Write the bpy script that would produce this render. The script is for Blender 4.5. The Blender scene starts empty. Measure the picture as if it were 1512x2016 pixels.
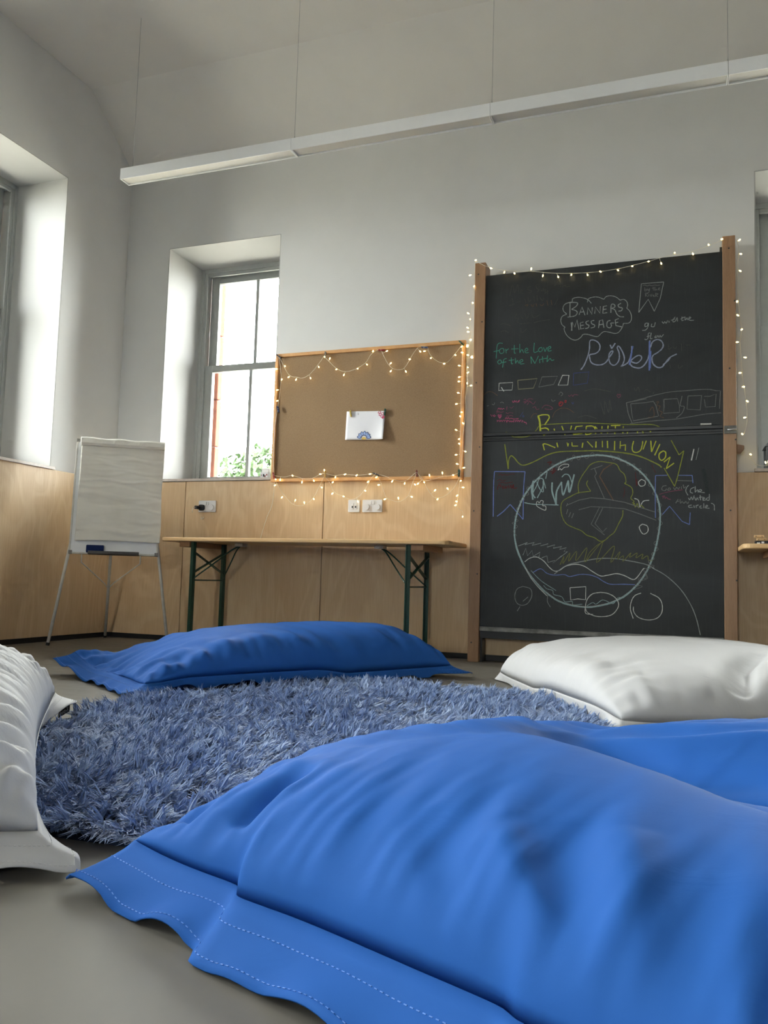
import bpy, math, random
import numpy as np
from mathutils import Vector, Matrix

# ------------------------------------------------------------------ camera, world, exposure
SC = bpy.context.scene
COL = SC.collection
cam_d = bpy.data.cameras.new('camera'); cam = bpy.data.objects.new('camera', cam_d); COL.objects.link(cam)
SC.camera = cam
cam_d.sensor_fit = 'HORIZONTAL'; cam_d.sensor_width = 36.0; cam_d.lens = 36.0 * 1599.2 / 1512.0
cam_d.clip_start = 0.02; cam_d.clip_end = 500
_yaw, _pitch, _roll = math.radians(-20.187), math.radians(4.727), math.radians(1.654)
_f = Vector((math.sin(_yaw) * math.cos(_pitch), math.cos(_yaw) * math.cos(_pitch), math.sin(_pitch)))
_r = Vector((math.cos(_yaw), -math.sin(_yaw), 0.0)); _u = _r.cross(_f)
_r2 = _r * math.cos(_roll) + _u * math.sin(_roll); _u2 = _u * math.cos(_roll) - _r * math.sin(_roll)
cam.matrix_world = Matrix(((_r2.x, _u2.x, -_f.x, 0), (_r2.y, _u2.y, -_f.y, 0), (_r2.z, _u2.z, -_f.z, 0.5), (0, 0, 0, 1)))

W = bpy.data.worlds.new('overcast_sky'); SC.world = W; W.use_nodes = True
W.node_tree.nodes['Background'].inputs[0].default_value = (0.985, 0.99, 0.985, 1)
W.node_tree.nodes['Background'].inputs[1].default_value = 20.0
SC.view_settings.view_transform = 'Standard'; SC.view_settings.look = 'None'
SC.view_settings.gamma = 1.0; SC.view_settings.use_curve_mapping = False
SC.view_settings.exposure = 1.35
SC.cycles.use_denoising = True
SC.cycles.max_bounces = 6; SC.cycles.diffuse_bounces = 4; SC.cycles.glossy_bounces = 2; SC.cycles.use_adaptive_sampling = True; SC.cycles.adaptive_threshold = 0.08; SC.cycles.adaptive_min_samples = 30; SC.cycles.caustics_reflective = False; SC.cycles.caustics_refractive = False; SC.cycles.blur_glossy = 1.0; SC.cycles.transparent_max_bounces = 16
SC.cycles.sample_clamp_indirect = 4.0

XL, YB = -4.165, 5.205          # plaster faces of the left and back walls
XR, YF = 8.0, -6.5              # unseen right and front walls
ZC = 4.113                      # flat ceiling
WIN_BACK = [(-3.77, -2.79), (0.416, 1.396)]
WIN_LEFT = [(3.53, 4.51), (1.60, 2.58), (-.33, .65), (-2.26, -1.28), (-4.19, -3.21)]
WIN_FRONT = [(-1.4, -.42)]

def portal(x, y, z, sx, sz, rot):
    L = bpy.data.lights.new('window_portal', 'AREA'); L.shape = 'RECTANGLE'; L.size = sx; L.size_y = sz
    L.cycles.is_portal = True
    o = bpy.data.objects.new('window_portal', L); o.location = (x, y, z); o.rotation_euler = rot; COL.objects.link(o)
for a, b in WIN_BACK: portal((a + b) / 2, 5.9, 2.13, 1.0, 1.9, (-math.pi / 2, 0, 0))
for a, b in WIN_LEFT: portal(-4.87, (a + b) / 2, 2.27, 1.0, 2.2, (math.pi / 2, 0, -math.pi / 2))
for a, b in WIN_FRONT: portal((a + b) / 2, YF - 0.70, 2.13, 1.0, 1.9, (math.pi / 2, 0, 0))

# ------------------------------------------------------------------ helpers
def prop(o, label=None, cat=None, group=None, kind=None):
    if label: o['label'] = label
    if cat: o['category'] = cat
    if group: o['group'] = group
    if kind: o['kind'] = kind
    return o
def empty(name, loc=(0, 0, 0), **kw):
    o = bpy.data.objects.new(name, None); o.location = loc; o.empty_display_size = 0.1; COL.objects.link(o)
    return prop(o, **kw)
def attach(o, parent):
    if parent is not None:
        o.parent = parent
        l = Vector((0, 0, 0)); p = parent
        while p is not None: l += p.location; p = p.parent
        o.location = o.location - l
def obj(name, me, mat, parent=None, **kw):
    o = bpy.data.objects.new(name, me); COL.objects.link(o)
    if mat is not None: me.materials.append(mat)
    attach(o, parent)
    return prop(o, **kw)
class MB:
    def __init__(s): s.v = []; s.f = []
    def add(s, v, f):
        n = len(s.v); s.v += [tuple(p) for p in v]; s.f += [tuple(i + n for i in q) for q in f]; return s
    def box(s, x0, x1, y0, y1, z0, z1):
        v = [(x, y, z) for z in (z0, z1) for y in (y0, y1) for x in (x0, x1)]
        return s.add(v, [(0, 2, 3, 1), (4, 5, 7, 6), (0, 1, 5, 4), (2, 6, 7, 3), (0, 4, 6, 2), (1, 3, 7, 5)])
    def bar(s, p, q, w, h, up=(0, 0, 1)):
        p, q = Vector(p), Vector(q); d = (q - p).normalized(); a = d.cross(Vector(up))
        if a.length < 1e-4: a = d.cross(Vector((1, 0, 0)))
        a.normalize(); b = a.cross(d); a = a * w / 2; b = b * h / 2
        v = [p - a - b, p + a - b, p + a + b, p - a + b, q - a - b, q + a - b, q + a + b, q - a + b]
        return s.add(v, [(0, 3, 2, 1), (4, 5, 6, 7), (0, 1, 5, 4), (1, 2, 6, 5), (2, 3, 7, 6), (3, 0, 4, 7)])
    def tube(s, pts, r, n=8, cap=True):
        pts = [Vector(p) for p in pts]; m = len(pts)
        rr = r if isinstance(r, (list, tuple)) else [r] * m
        t0 = (pts[1] - pts[0]).normalized()
        a = t0.orthogonal().normalized(); rings = []; V = []
        for i, p in enumerate(pts):
            t = (pts[min(i + 1, m - 1)] - pts[max(i - 1, 0)]).normalized()
            a = (a - t * a.dot(t)); a = a.normalized() if a.length > 1e-6 else t.orthogonal().normalized()
            b = t.cross(a)
            for k in range(n):
                th = 2 * math.pi * k / n; V.append(p + (a * math.cos(th) + b * math.sin(th)) * rr[i])
        Fc = [(i * n + k, i * n + (k + 1) % n, (i + 1) * n + (k + 1) % n, (i + 1) * n + k) for i in range(m - 1) for k in range(n)]
        if cap: Fc += [tuple(range(n - 1, -1, -1)), tuple((m - 1) * n + k for k in range(n))]
        return s.add(V, Fc)
    def prism(s, poly, h0, h1, mp):
        n = len(poly)
        return s.add([mp(a, b, h0) for a, b in poly] + [mp(a, b, h1) for a, b in poly],
                     [tuple(range(n)), tuple(range(2 * n - 1, n - 1, -1))] + [(i, i + n, (i + 1) % n + n, (i + 1) % n) for i in range(n)])
    def mesh(s, name):
        me = bpy.data.meshes.new(name); me.from_pydata(s.v, [], s.f); me.update(); fixn(me); return me
    def build(s, name, mat, parent=None, smooth=False, bevel=0, seg=2, **kw):
        me = s.mesh(name); o = obj(name, me, mat, parent, **kw)
        if smooth: me.polygons.foreach_set('use_smooth', [True] * len(me.polygons))
        if bevel:
            m = o.modifiers.new('bevel', 'BEVEL'); m.width = bevel; m.segments = seg; m.limit_method = 'ANGLE'; m.angle_limit = math.radians(40)
        return o
import bmesh
def fixn(me):
    b = bmesh.new(); b.from_mesh(me); bmesh.ops.recalc_face_normals(b, faces=b.faces); b.to_mesh(me); b.free()
def catmull(pts, k=6):
    pts = [np.array(p, float) for p in pts]
    if len(pts) < 3: return [tuple(p) for p in pts]
    P = [2 * pts[0] - pts[1]] + pts + [2 * pts[-1] - pts[-2]]; out = []
    for i in range(1, len(P) - 2):
        for j in range(k):
            t = j / k
            out.append(tuple(.5 * (2 * P[i] + (P[i + 1] - P[i - 1]) * t + (2 * P[i - 1] - 5 * P[i] + 4 * P[i + 1] - P[i + 2]) * t * t + (3 * P[i] - P[i - 1] - 3 * P[i + 1] + P[i + 2]) * t ** 3)))
    return out + [tuple(pts[-1])]

# ------------------------------------------------------------------ materials
def lin(r, g, b):
    f = lambda c: (c / 255) / 12.92 if c <= 10 else ((c / 255 + .055) / 1.055) ** 2.4
    return (f(r), f(g), f(b), 1)
class NT:
    def __init__(s, name):
        s.m = bpy.data.materials.new(name); s.m.use_nodes = True; s.t = s.m.node_tree; s.b = s.t.nodes['Principled BSDF']
    def n(s, typ, **kw):
        x = s.t.nodes.new(typ)
        for k, v in kw.items():
            if k.startswith('i_'): x.inputs[k[2:].replace('_', ' ')].default_value = v
            else: setattr(x, k, v)
        return x
    def l(s, a, b): s.t.links.new(a, b)
    def coord(s, scale=(1, 1, 1), rot=(0, 0, 0)):
        g = s.n('ShaderNodeNewGeometry'); m = s.n('ShaderNodeMapping'); m.inputs['Scale'].default_value = scale; m.inputs['Rotation'].default_value = rot
        tc = s.n('ShaderNodeTexCoord'); s.l(tc.outputs['Object'], m.inputs[0]); return m.outputs[0]
    def noise(s, vec, scale, detail=4, rough=.5, dist=0):
        x = s.n('ShaderNodeTexNoise'); x.inputs['Scale'].default_value = scale; x.inputs['Detail'].default_value = detail
        x.inputs['Roughness'].default_value = rough; x.inputs['Distortion'].default_value = dist; s.l(vec, x.inputs['Vector']); return x.outputs[0]
    def ramp(s, fac, stops):
        r = s.n('ShaderNodeValToRGB'); e = r.color_ramp.elements
        while len(e) < len(stops): e.new(.5)
        for x, (p, c) in zip(e, stops): x.position = p; x.color = c
        s.l(fac, r.inputs[0]); return r.outputs[0]
    def mix(s, fac, a, b, mode='MIX'):
        m = s.n('ShaderNodeMix', data_type='RGBA', blend_type=mode)
        for sock, v in ((0, fac), (6, a), (7, b)):
            if isinstance(v, (int, float, tuple)): m.inputs[sock].default_value = v
            else: s.l(v, m.inputs[sock])
        return m.outputs[2]
    def bump(s, h, strength, dist=.01):
        b = s.n('ShaderNodeBump'); b.inputs['Strength'].default_value = strength; b.inputs['Distance'].default_value = dist
        s.l(h, b.inputs['Height']); s.l(b.outputs[0], s.b.inputs['Normal']); return b
    def base(s, c):
        if isinstance(c, tuple): s.b.inputs['Base Color'].default_value = c
        else: s.l(c, s.b.inputs['Base Color'])
    def set(s, rough=.5, spec=.5, metal=0, sheen=0):
        s.b.inputs['Roughness'].default_value = rough; s.b.inputs['Specular IOR Level'].default_value = spec
        s.b.inputs['Metallic'].default_value = metal; s.b.inputs['Sheen Weight'].default_value = sheen; return s
def simple(name, c, rough=.5, spec=.5, metal=0, var=.08, scale=30, bump=0):
    t = NT(name); t.set(rough, spec, metal)
    v = t.noise(t.coord(), scale, 3)
    d = tuple(x * (1 - var) for x in c[:3]) + (1,); l = tuple(min(1, x * (1 + var)) for x in c[:3]) + (1,)
    t.base(t.ramp(v, [(.3, d), (.7, l)]))
    if bump: t.bump(v, bump, .002)
    return t.m
def emission(name, c, s):
    t = NT(name); t.base(c); t.b.inputs['Emission Color'].default_value = c; t.b.inputs['Emission Strength'].default_value = s; t.m.cycles.emission_sampling = 'NONE'; return t.m

def m_plywood(name, dark=1.0):
    t = NT(name); t.set(.42, .35)
    c = t.coord((1.0, 1.0, .28)); n1 = t.noise(c, 2.2, 3, .5, .6)
    g = t.noise(t.coord((1.2, 1.2, .5)), 1.7, 2, .45, .7); sn = t.n('ShaderNodeMath', operation='MULTIPLY'); t.l(g, sn.inputs[0]); sn.inputs[1].default_value = 70
    w = t.n('ShaderNodeMath', operation='SINE'); t.l(sn.outputs[0], w.inputs[0])
    fine = t.noise(t.coord((60, 60, 2.5)), 3, 3)
    k = lambda r, g, b: tuple(x * dark for x in lin(r, g, b)[:3]) + (1,)
    col = t.ramp(w.outputs[0], [(0, k(200, 171, 134)), (.5, k(206, 179, 143)), (1, k(211, 186, 151))])
    col = t.mix(.35, col, t.ramp(n1, [(.3, k(194, 162, 124)), (.7, k(216, 190, 154))]))
    col = t.mix(.18, col, t.ramp(fine, [(.35, k(176, 142, 106)), (.65, k(222, 198, 164))]))
    sp = t.noise(t.coord((30, 30, 9)), 1.6, 2); col = t.mix(t.ramp(sp, [(.72, (0, 0, 0, 1)), (.8, (.35, .35, .35, 1))]), col, k(140, 104, 70))
    t.base(col); t.bump(fine, .08, .001); return t.m
def m_wood(name, a, b, scale=(1, 1, 1), rough=.45):
    t = NT(name); t.set(rough, .4)
    n = t.noise(t.coord(scale), 4, 5, .6, .4); f = t.noise(t.coord(tuple(x * 6 for x in scale)), 6, 3)
    col = t.mix(.35, t.ramp(n, [(.3, a), (.7, b)]), t.ramp(f, [(.3, a), (.7, b)])); t.base(col); t.bump(f, .1, .001); return t.m
def m_floor():
    t = NT('resin_floor'); t.set(.5, .3)
    n = t.noise(t.coord(), .9, 6, .6, .5); f = t.noise(t.coord((1, 1, 1)), 14, 6, .7); s = t.noise(t.coord((3, 14, 1), (0, 0, .7)), 2.2, 5, .7, 1.0)
    col = t.ramp(n, [(.3, lin(112, 108, 101)), (.7, lin(130, 126, 118))])
    col = t.mix(.25, col, t.ramp(f, [(.3, lin(94, 89, 81)), (.7, lin(128, 123, 115))]))
    col = t.mix(t.ramp(s, [(.64, (0, 0, 0, 1)), (.8, (.25, .25, .25, 1))]), col, lin(142, 137, 128)); t.base(col)
    t.l(t.ramp(f, [(.3, (.42, .42, .42, 1)), (.7, (.58, .58, .58, 1))]), t.b.inputs['Roughness']); t.bump(n, .03, .01); return t.m
def m_fabric(name, c, c2, rough, sheen, spec=.4, stretch=(1, 1, 1), bump=.25):
    t = NT(name); t.set(rough, spec, 0, sheen); t.b.inputs['Sheen Roughness'].default_value = .4
    v = t.noise(t.coord(), 1.5, 3); t.base(t.ramp(v, [(.3, c), (.7, c2)]))
    cr = t.noise(t.coord(stretch), 5, 5, .55, .8); weave = t.noise(t.coord(), 900, 1)
    h = t.n('ShaderNodeMath', operation='MULTIPLY_ADD'); t.l(weave, h.inputs[0]); h.inputs[1].default_value = .03; t.l(cr, h.inputs[2])
    t.bump(h.outputs[0], bump, .02); return t.m
def m_glass():
    t = NT('window_glass'); T = t.t; T.nodes.remove(t.b); out = T.nodes['Material Output']
    tr = t.n('ShaderNodeBsdfTransparent'); gl = t.n('ShaderNodeBsdfGlossy'); gl.inputs['Roughness'].default_value = .02
    tr.inputs[0].default_value = (.96, .98, .97, 1)
    fr = t.n('ShaderNodeFresnel'); fr.inputs[0].default_value = 1.45; mx = t.n('ShaderNodeMixShader')
    nz = t.noise(t.coord(), 3, 2); t.l(t.ramp(nz, [(0, (.95, .98, .97, 1)), (1, (.98, .99, .98, 1))]), tr.inputs[0])
    t.l(fr.outputs[0], mx.inputs[0]); t.l(tr.outputs[0], mx.inputs[1]); t.l(gl.outputs[0], mx.inputs[2]); t.l(mx.outputs[0], out.inputs[0]); return t.m
def m_blackboard():
    t = NT('blackboard'); t.set(.5, .4)
    n = t.noise(t.coord((1, 1, 2)), 1.6, 5, .6, .8); f = t.noise(t.coord((40, 1, 3)), 2, 4)
    col = t.ramp(n, [(.35, (.0095, .0118, .0128, 1)), (.75, (.024, .028, .031, 1))])
    col = t.mix(t.ramp(f, [(.55, (0, 0, 0, 1)), (.85, (.12, .12, .12, 1))]), col, (.12, .12, .11, 1)); t.base(col)
    t.bump(f, .03, .001); return t.m
def m_cork():
    t = NT('cork'); t.set(.85, .2)
    n = t.noise(t.coord(), 260, 4, .7); v = t.noise(t.coord((1, 1, .7)), 2.0, 4)
    col = t.ramp(n, [(.3, lin(126, 102, 76)), (.55, lin(150, 125, 96)), (.75, lin(166, 142, 112))])
    col = t.mix(.25, col, t.ramp(v, [(.35, lin(132, 106, 78)), (.7, lin(158, 132, 102))])); t.base(col); t.bump(n, .25, .002); return t.m
def m_chalk(name, c):
    t = NT(name); t.set(.95, .1)
    n = t.noise(t.coord((1, 1, 1)), 320, 3, .7); d = tuple(x * .45 for x in c[:3]) + (1,)
    t.base(t.ramp(n, [(.32, d), (.62, c)])); return t.m
M = dict(
    wall=simple('white_plaster', (.72, .72, .705, 1), .75, .25, var=.015, scale=6, bump=.02),
    lining=simple('dimmed_lining', (.50, .50, .488, 1), .7, .25, var=.01, scale=6), ceil=simple('ceiling_paint', (.76, .745, .71, 1), .8, .2, var=.015, scale=6),  # lining greyed below the wall paint to tone down bright window reveals
    floor=m_floor(), ply=m_plywood('birch_plywood', 1.08), plinth=simple('black_plinth', (.015, .015, .017, 1), .5),
    frame=simple('grey_window_paint', lin(174, 177, 174), .4, .5, var=.03), sillw=simple('sill_laminate', lin(196, 186, 176), .4),
    glass=m_glass(), stone=simple('red_sandstone', lin(112, 70, 58), .9, .1, var=.15, scale=25, bump=.3),
    extw=simple('sandstone_wall', lin(170, 104, 86), .9, .1, var=.2, scale=8),
    white=simple('white_enamel', (.92, .93, .935, 1), .35, .5, var=.01), diff=simple('frosted_diffuser', (.72, .71, .66, 1), .5, .4, var=.02, scale=90),
    steel=simple('steel', (.5, .5, .5, 1), .3, .5, .9), blackpl=simple('black_plastic', (.012, .012, .013, 1), .4),
    plate=simple('white_switch_plate', (.78, .78, .79, 1), .3, .5, var=.01), slot=simple('dark_slot', (.03, .03, .03, 1), .6),
    green=simple('dark_green_steel', lin(18, 62, 48), .35, .5, 0, .1), top=m_wood('pine_top', lin(214, 172, 118), lin(230, 196, 146), (.6, 8, 8)),
    batten=m_wood('pine_batten', lin(160, 118, 82), lin(182, 140, 100), (8, 1, 8)),
    oak=m_wood('stained_post', lin(132, 100, 72), lin(160, 126, 96), (9, 9, .7), .4), oakf=m_wood('pale_frame', lin(196, 146, 96), lin(216, 170, 118), (5, 5, 5), .4),
    board=m_blackboard(), ledge=simple('black_ledge', (.012, .013, .014, 1), .35), cork=m_cork(),
    rail=simple('dusty_grey_rail', (.22, .22, .21, 1), .6, .3, var=.35, scale=20), metal=simple('aged_latch', (.12, .115, .10, 1), .4, .5, .6, .3, 60),
    paper=simple('drawing_paper', (.80, .80, .83, 1), .7, .2, var=.02, scale=8), pad=simple('newsprint_pad', lin(232, 229, 219), .8, .15, var=.04, scale=9),
    blue=m_fabric('blue_nylon', (.023, .112, .41, 1), (.028, .124, .44, 1), .7, 0, .07, (1.2, 2.2, 1), .07),
    whitef=m_fabric('white_nylon', (.57, .57, .575, 1), (.62, .62, .625, 1), .6, 0, .2, (1.5, 3, 1), .15),
    thread_b=simple('blue_thread', (.10, .26, .70, 1), .6), thread_w=simple('white_thread', (.7, .7, .7, 1), .6),
    label=simple('black_label', (.01, .01, .012, 1), .5), labeltxt=simple('label_print', (.35, .36, .40, 1), .5),
    erase=simple('navy_felt', lin(34, 48, 92), .9, .1, var=.2, scale=200), tray=simple('grey_tray', (.10, .095, .09, 1), .5),
    leg=simple('silver_grey_tube', lin(214, 211, 203), .35, .5), cable=simple('clear_white_cable', (.78, .74, .62, 1), .4),
    bulb=emission('warm_led', (1.0, .74, .26, 1), 5.0),
    leaf=simple('leaf_green', lin(42, 60, 32), .6, .3, var=.35, scale=1.5), bark=simple('bark', lin(92, 74, 58), .9, .1, var=.3),
    paving=simple('bounce_paving', lin(178, 174, 162), .9, .1, var=.1, scale=.6), pencil=simple('pencil', (.2, .2, .25, 1), .8),  # outdoor ground paled to throw more daylight up onto ceiling and upper walls
)
for nm, c in dict(red=(150, 40, 40), blu=(50, 66, 110), grn=(30, 84, 66), drk=(52, 52, 60), gry=(140, 136, 130), tan=(196, 160, 96), brn=(120, 62, 50), yel=(214, 186, 84)).items():
    M['peg_' + nm] = m_wood('peg_' + nm, tuple(x * .85 for x in lin(*c)[:3]) + (1,), lin(*c), (20, 20, 20))

# ------------------------------------------------------------------ room shell
MB().box(XL - .75, XR + .3, YF - .8, 5.9, -.12, 0).build('floor', M['floor'], kind='structure')
def wall_boxes(a0, a1, z1, wins, z0w, z1w, mp):
    m = MB(); cuts = sorted(wins); x = a0
    def bx(u0, u1, q0, q1):
        (x0, x1, y0, y1) = mp(u0, u1); m.box(x0, x1, y0, y1, q0, q1)
    for a, b in cuts:
        bx(x, a, 0, z1); bx(a, b, 0, z0w); bx(a, b, z1w, z1); x = b
    bx(x, a1, 0, z1); return m
wall_b = wall_boxes(XL - .6, XR + .3, 4.3, WIN_BACK, 1.195, 3.035, lambda a, b: (a, b, YB, 5.88)).build('wall_back', M['wall'], kind='structure')
wall_l = wall_boxes(YF - .7, YB, 4.3, WIN_LEFT, 1.205, 3.33, lambda a, b: (XL - .70, XL, a, b)).build('wall_left', M['wall'], kind='structure')
wall_f = wall_boxes(XL, XR + .3, 4.3, WIN_FRONT, 1.195, 3.035, lambda a, b: (a, b, YF - .68, YF)).build('wall_front', M['wall'], kind='structure')
MB().box(XR, XR + .3, YF, YB, 0, 4.3).build('wall_right', M['wall'], kind='structure')
cl = MB().box(XL, XR, YF + .51, 4.69, ZC, ZC + .12)
for y0, y1 in ((4.69, YB + .03), (YF + .51, YF - .03)):
    cl.add([(XL, y0, ZC), (XR, y0, ZC), (XR, y1, 3.70), (XL, y1, 3.70), (XL, y0, ZC + .12), (XR, y0, ZC + .12), (XR, y1, 3.84), (XL, y1, 3.84)],
           [(0, 1, 2, 3), (7, 6, 5, 4), (0, 4, 5, 1), (1, 5, 6, 2), (2, 6, 7, 3), (3, 7, 4, 0)])
cl.build('ceiling', M['ceil'], kind='structure')
MB().box(XL - 1.2, XR + .6, YF - 1.2, 6.4, 4.3, 4.5).build('trim_1', M['ceil'], kind='structure')   # roof slab
# plywood wainscot, one object per sheet
for x0, x1 in ((-4.147, -3.503), (-3.497, -2.365), (-2.359, -1.223), (-1.217, -.082), (-.078, 1.058), (1.062, 2.2), (2.204, 3.34), (3.344, 4.48), (4.484, 6.2), (6.204, 7.98)):
    MB().box(x0, x1, YB - .018, YB - .001, .036, 1.188).build('plywood_panel', M['ply'], wall_b, bevel=.0012)
for y0, y1 in ((2.75, 5.186), (2.29, 2.746), (1.15, 2.286), (.01, 1.146), (-1.13, .006), (-2.27, -1.134), (-4.7, -2.274), (-6.4, -4.704)):
    MB().box(XL + .001, XL + .018, y0, y1, .036, 1.200).build('plywood_panel', M['ply'], wall_l, bevel=.0012)
MB().box(XL, XR, YB - .008, YB, 0, .036).build('baseboard_back', M['plinth'], kind='structure')
MB().box(XL, XL + .008, YF, YB - .008, 0, .036).build('baseboard_left', M['plinth'], kind='structure')

# ------------------------------------------------------------------ sash windows
def window(name, c, mp, z0, z1, stones):
    """u along the wall from the centre, d outward from the plaster face, z up; mp turns them into world."""
    root = empty(name, mp(c, 0.46, z0), kind='structure')
    def B(u0, u1, d0, d1, q0, q1, m):
        p = mp(c + u0, d0, q0); q = mp(c + u1, d1, q1)
        return m.box(min(p[0], q[0]), max(p[0], q[0]), min(p[1], q[1]), max(p[1], q[1]), q0, q1)
    h = .49; zm = z0 + (z1 - z0) * .545; F = .455
    m = MB(); B(-h, -h + .035, F, F + .16, z0, z1, m); B(h - .035, h, F, F + .16, z0, z1, m); B(-h + .035, h - .035, F, F + .16, z1 - .04, z1, m); B(-h + .035, h - .035, F, F + .16, z0, z0 + .05, m)
    m.build('window_frame', M['frame'], root, bevel=.004)
    m = MB()
    for s in (-1, 1): B(min(s * (h - .035), s * (h - .065)), max(s * (h - .035), s * (h - .065)), F + .005, F + .025, z0 + .05, z1 - .04, m)
    B(-h + .065, h - .065, F + .005, F + .025, z1 - .07, z1 - .04, m); m.build('staff_bead', M['frame'], root, bevel=.004)
    for nm, d, q0, q1, top, bot in (('lower_sash', F + .03, z0 + .05, zm + .02, .055, .045), ('upper_sash', F + .085, zm - .02, z1 - .042, .06, .055)):
        st = .075; g0, g1 = q0 + bot, q1 - top; w = h - .055
        m = MB(); B(-w, -w + st, d, d + .045, q0, q1, m); B(w - st, w, d, d + .045, q0, q1, m); B(-w + st, w - st, d, d + .045, q0, g0, m); B(-w + st, w - st, d, d + .045, g1, q1, m)
        sh = m.build(nm, M['frame'], root, bevel=.004)
        m = MB(); B(-.014, .014, d + .004, d + .041, g0, g1, m); m.build('glazing_bar', M['frame'], sh, bevel=.004)
        for s in (-1, 1):
            a, b = sorted((s * .014, s * (w - st))); m = MB(); B(a, b, d + .02, d + .024, g0, g1, m); m.build('pane', M['glass'], sh)
    m = MB(); B(-h, -h + .006, .001, F, z0, z1, m); B(h - .006, h, .001, F, z0, z1, m); B(-h + .006, h - .006, .001, F, z1 - .006, z1, m); m.build('dimmed_reveal_lining', M['lining'], root)  # added lining, its grey colour stands in for dimmer light on the reveals
    m = MB(); B(-h - .012, h + .012, -.032, 0, z0 - .004, z0 + .014, m); B(-h, h, 0, F, z0 - .004, z0 + .014, m); m.build('window_sill', M['sillw'], root)
    q = z0 - .25; k = 0
    while stones and q < z1 + .2:
        hh = (.62, .40, .55)[k % 3]; qq = min(q + hh, z1 + .3)
        for s in (-1, 1):
            a, b = sorted((s * (h - .104), s * (h + (.28 if k % 2 else .18)))); m = MB(); B(a, b, F + .165, F + .235, q + .004, qq - .004, m); m.build('stone', M['stone'], root, bevel=.008)
        q = qq; k += 1
    m = MB(); B(-h - .1, h + .1, F + .165, F + .29, z0 - .16, z0 + .02, m); m.build('outer_sill', M['stone'], root, bevel=.01)
n = 0
for a, b in WIN_BACK: n += 1; window('window_%d' % n, (a + b) / 2, lambda u, d, z: (u, YB + d, z), 1.195, 3.035, True)
for a, b in WIN_LEFT: n += 1; window('window_%d' % n, (a + b) / 2, lambda u, d, z: (XL - d, u, z), 1.205, 3.33, True)
for a, b in WIN_FRONT: n += 1; window('window_%d' % n, (a + b) / 2, lambda u, d, z: (u, YF - d, z), 1.195, 3.035, False)

# ------------------------------------------------------------------ outdoors
MB().box(-90, 90, -90, 110, -1.0, -.8).build('ground', M['paving'], kind='structure')
def tree(loc, r, hgt, seed, label):
    rnd = random.Random(seed); t = empty('broadleaf_tree', loc, label=label, cat='tree')
    x, y, z = loc
    MB().tube([(x, y, z), (x + .1, y, z + hgt * .35), (x, y + .1, z + hgt * .75)], [.35, .25, .1], 8).build('trunk', M['bark'], t, True)
    v = []; f = []
    blobs = [(rnd.gauss(0, r * .42), rnd.gauss(0, r * .42), hgt - r * .8 + rnd.uniform(-r * .75, r * .5), r * rnd.uniform(.25, .45)) for _ in range(26)]
    for i in range(15000):
        bx_, by_, bz, br = rnd.choice(blobs); d = Vector((rnd.gauss(0, 1), rnd.gauss(0, 1), rnd.gauss(0, 1))).normalized() * br * rnd.uniform(.55, 1.0)
        p = Vector((x + bx_ + d.x, y + by_ + d.y, z + bz + d.z)); a = Vector((rnd.gauss(0, 1), rnd.gauss(0, 1), rnd.gauss(0, 1))).normalized(); b = a.orthogonal().normalized(); s = rnd.uniform(.10, .2)
        k = len(v); v += [p - a * s, p + b * s * .5, p + a * s, p - b * s * .5]; f.append((k, k + 1, k + 2, k + 3))
    me = bpy.data.meshes.new('crown'); me.from_pydata([tuple(q) for q in v], [], f)
    obj('crown', me, M['leaf'], t, kind='stuff')
tree((-14.6, 30, -.8), 2.7, 7.0, 3, 'green leafy tree standing outside beyond the back window')

# ------------------------------------------------------------------ suspended linear light
lt = empty('linear_pendant_light', (-1, 4.145, 3.003), label='long white linear pendant light hanging on thin wires below the ceiling', cat='pendant light')
xs = [-3.375, -2.159, -.966, .218, 1.41, 2.60]
for x0, x1 in zip(xs, xs[1:]):
    m = MB(); x0 += .001; x1 -= .001
    m.box(x0, x1, 4.1, 4.105, 3.003, 3.074); m.box(x0, x1, 4.186, 4.191, 3.003, 3.074); m.box(x0, x1, 4.105, 4.186, 3.069, 3.074)
    m.box(x0, x0 + .005, 4.105, 4.186, 3.003, 3.069); m.box(x1 - .005, x1, 4.105, 4.186, 3.003, 3.069); m.build('housing', M['white'], lt)
    MB().box(x0 + .006, x1 - .006, 4.106, 4.185, 3.012, 3.016).build('diffuser', M['diff'], lt)
for i, x in enumerate([-3.315] + xs[1:5] + [2.54]):
    MB().tube([(x, 4.145, 3.095), (x, 4.145, ZC)], .0016, 6).build('suspension_wire', M['steel'], lt)
    MB().tube([(x, 4.145, 3.073), (x, 4.145, 3.09), (x, 4.145, 3.112)], [.006, .005, .002], 8).build('wire_gripper', M['steel'], lt, True)

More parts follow.
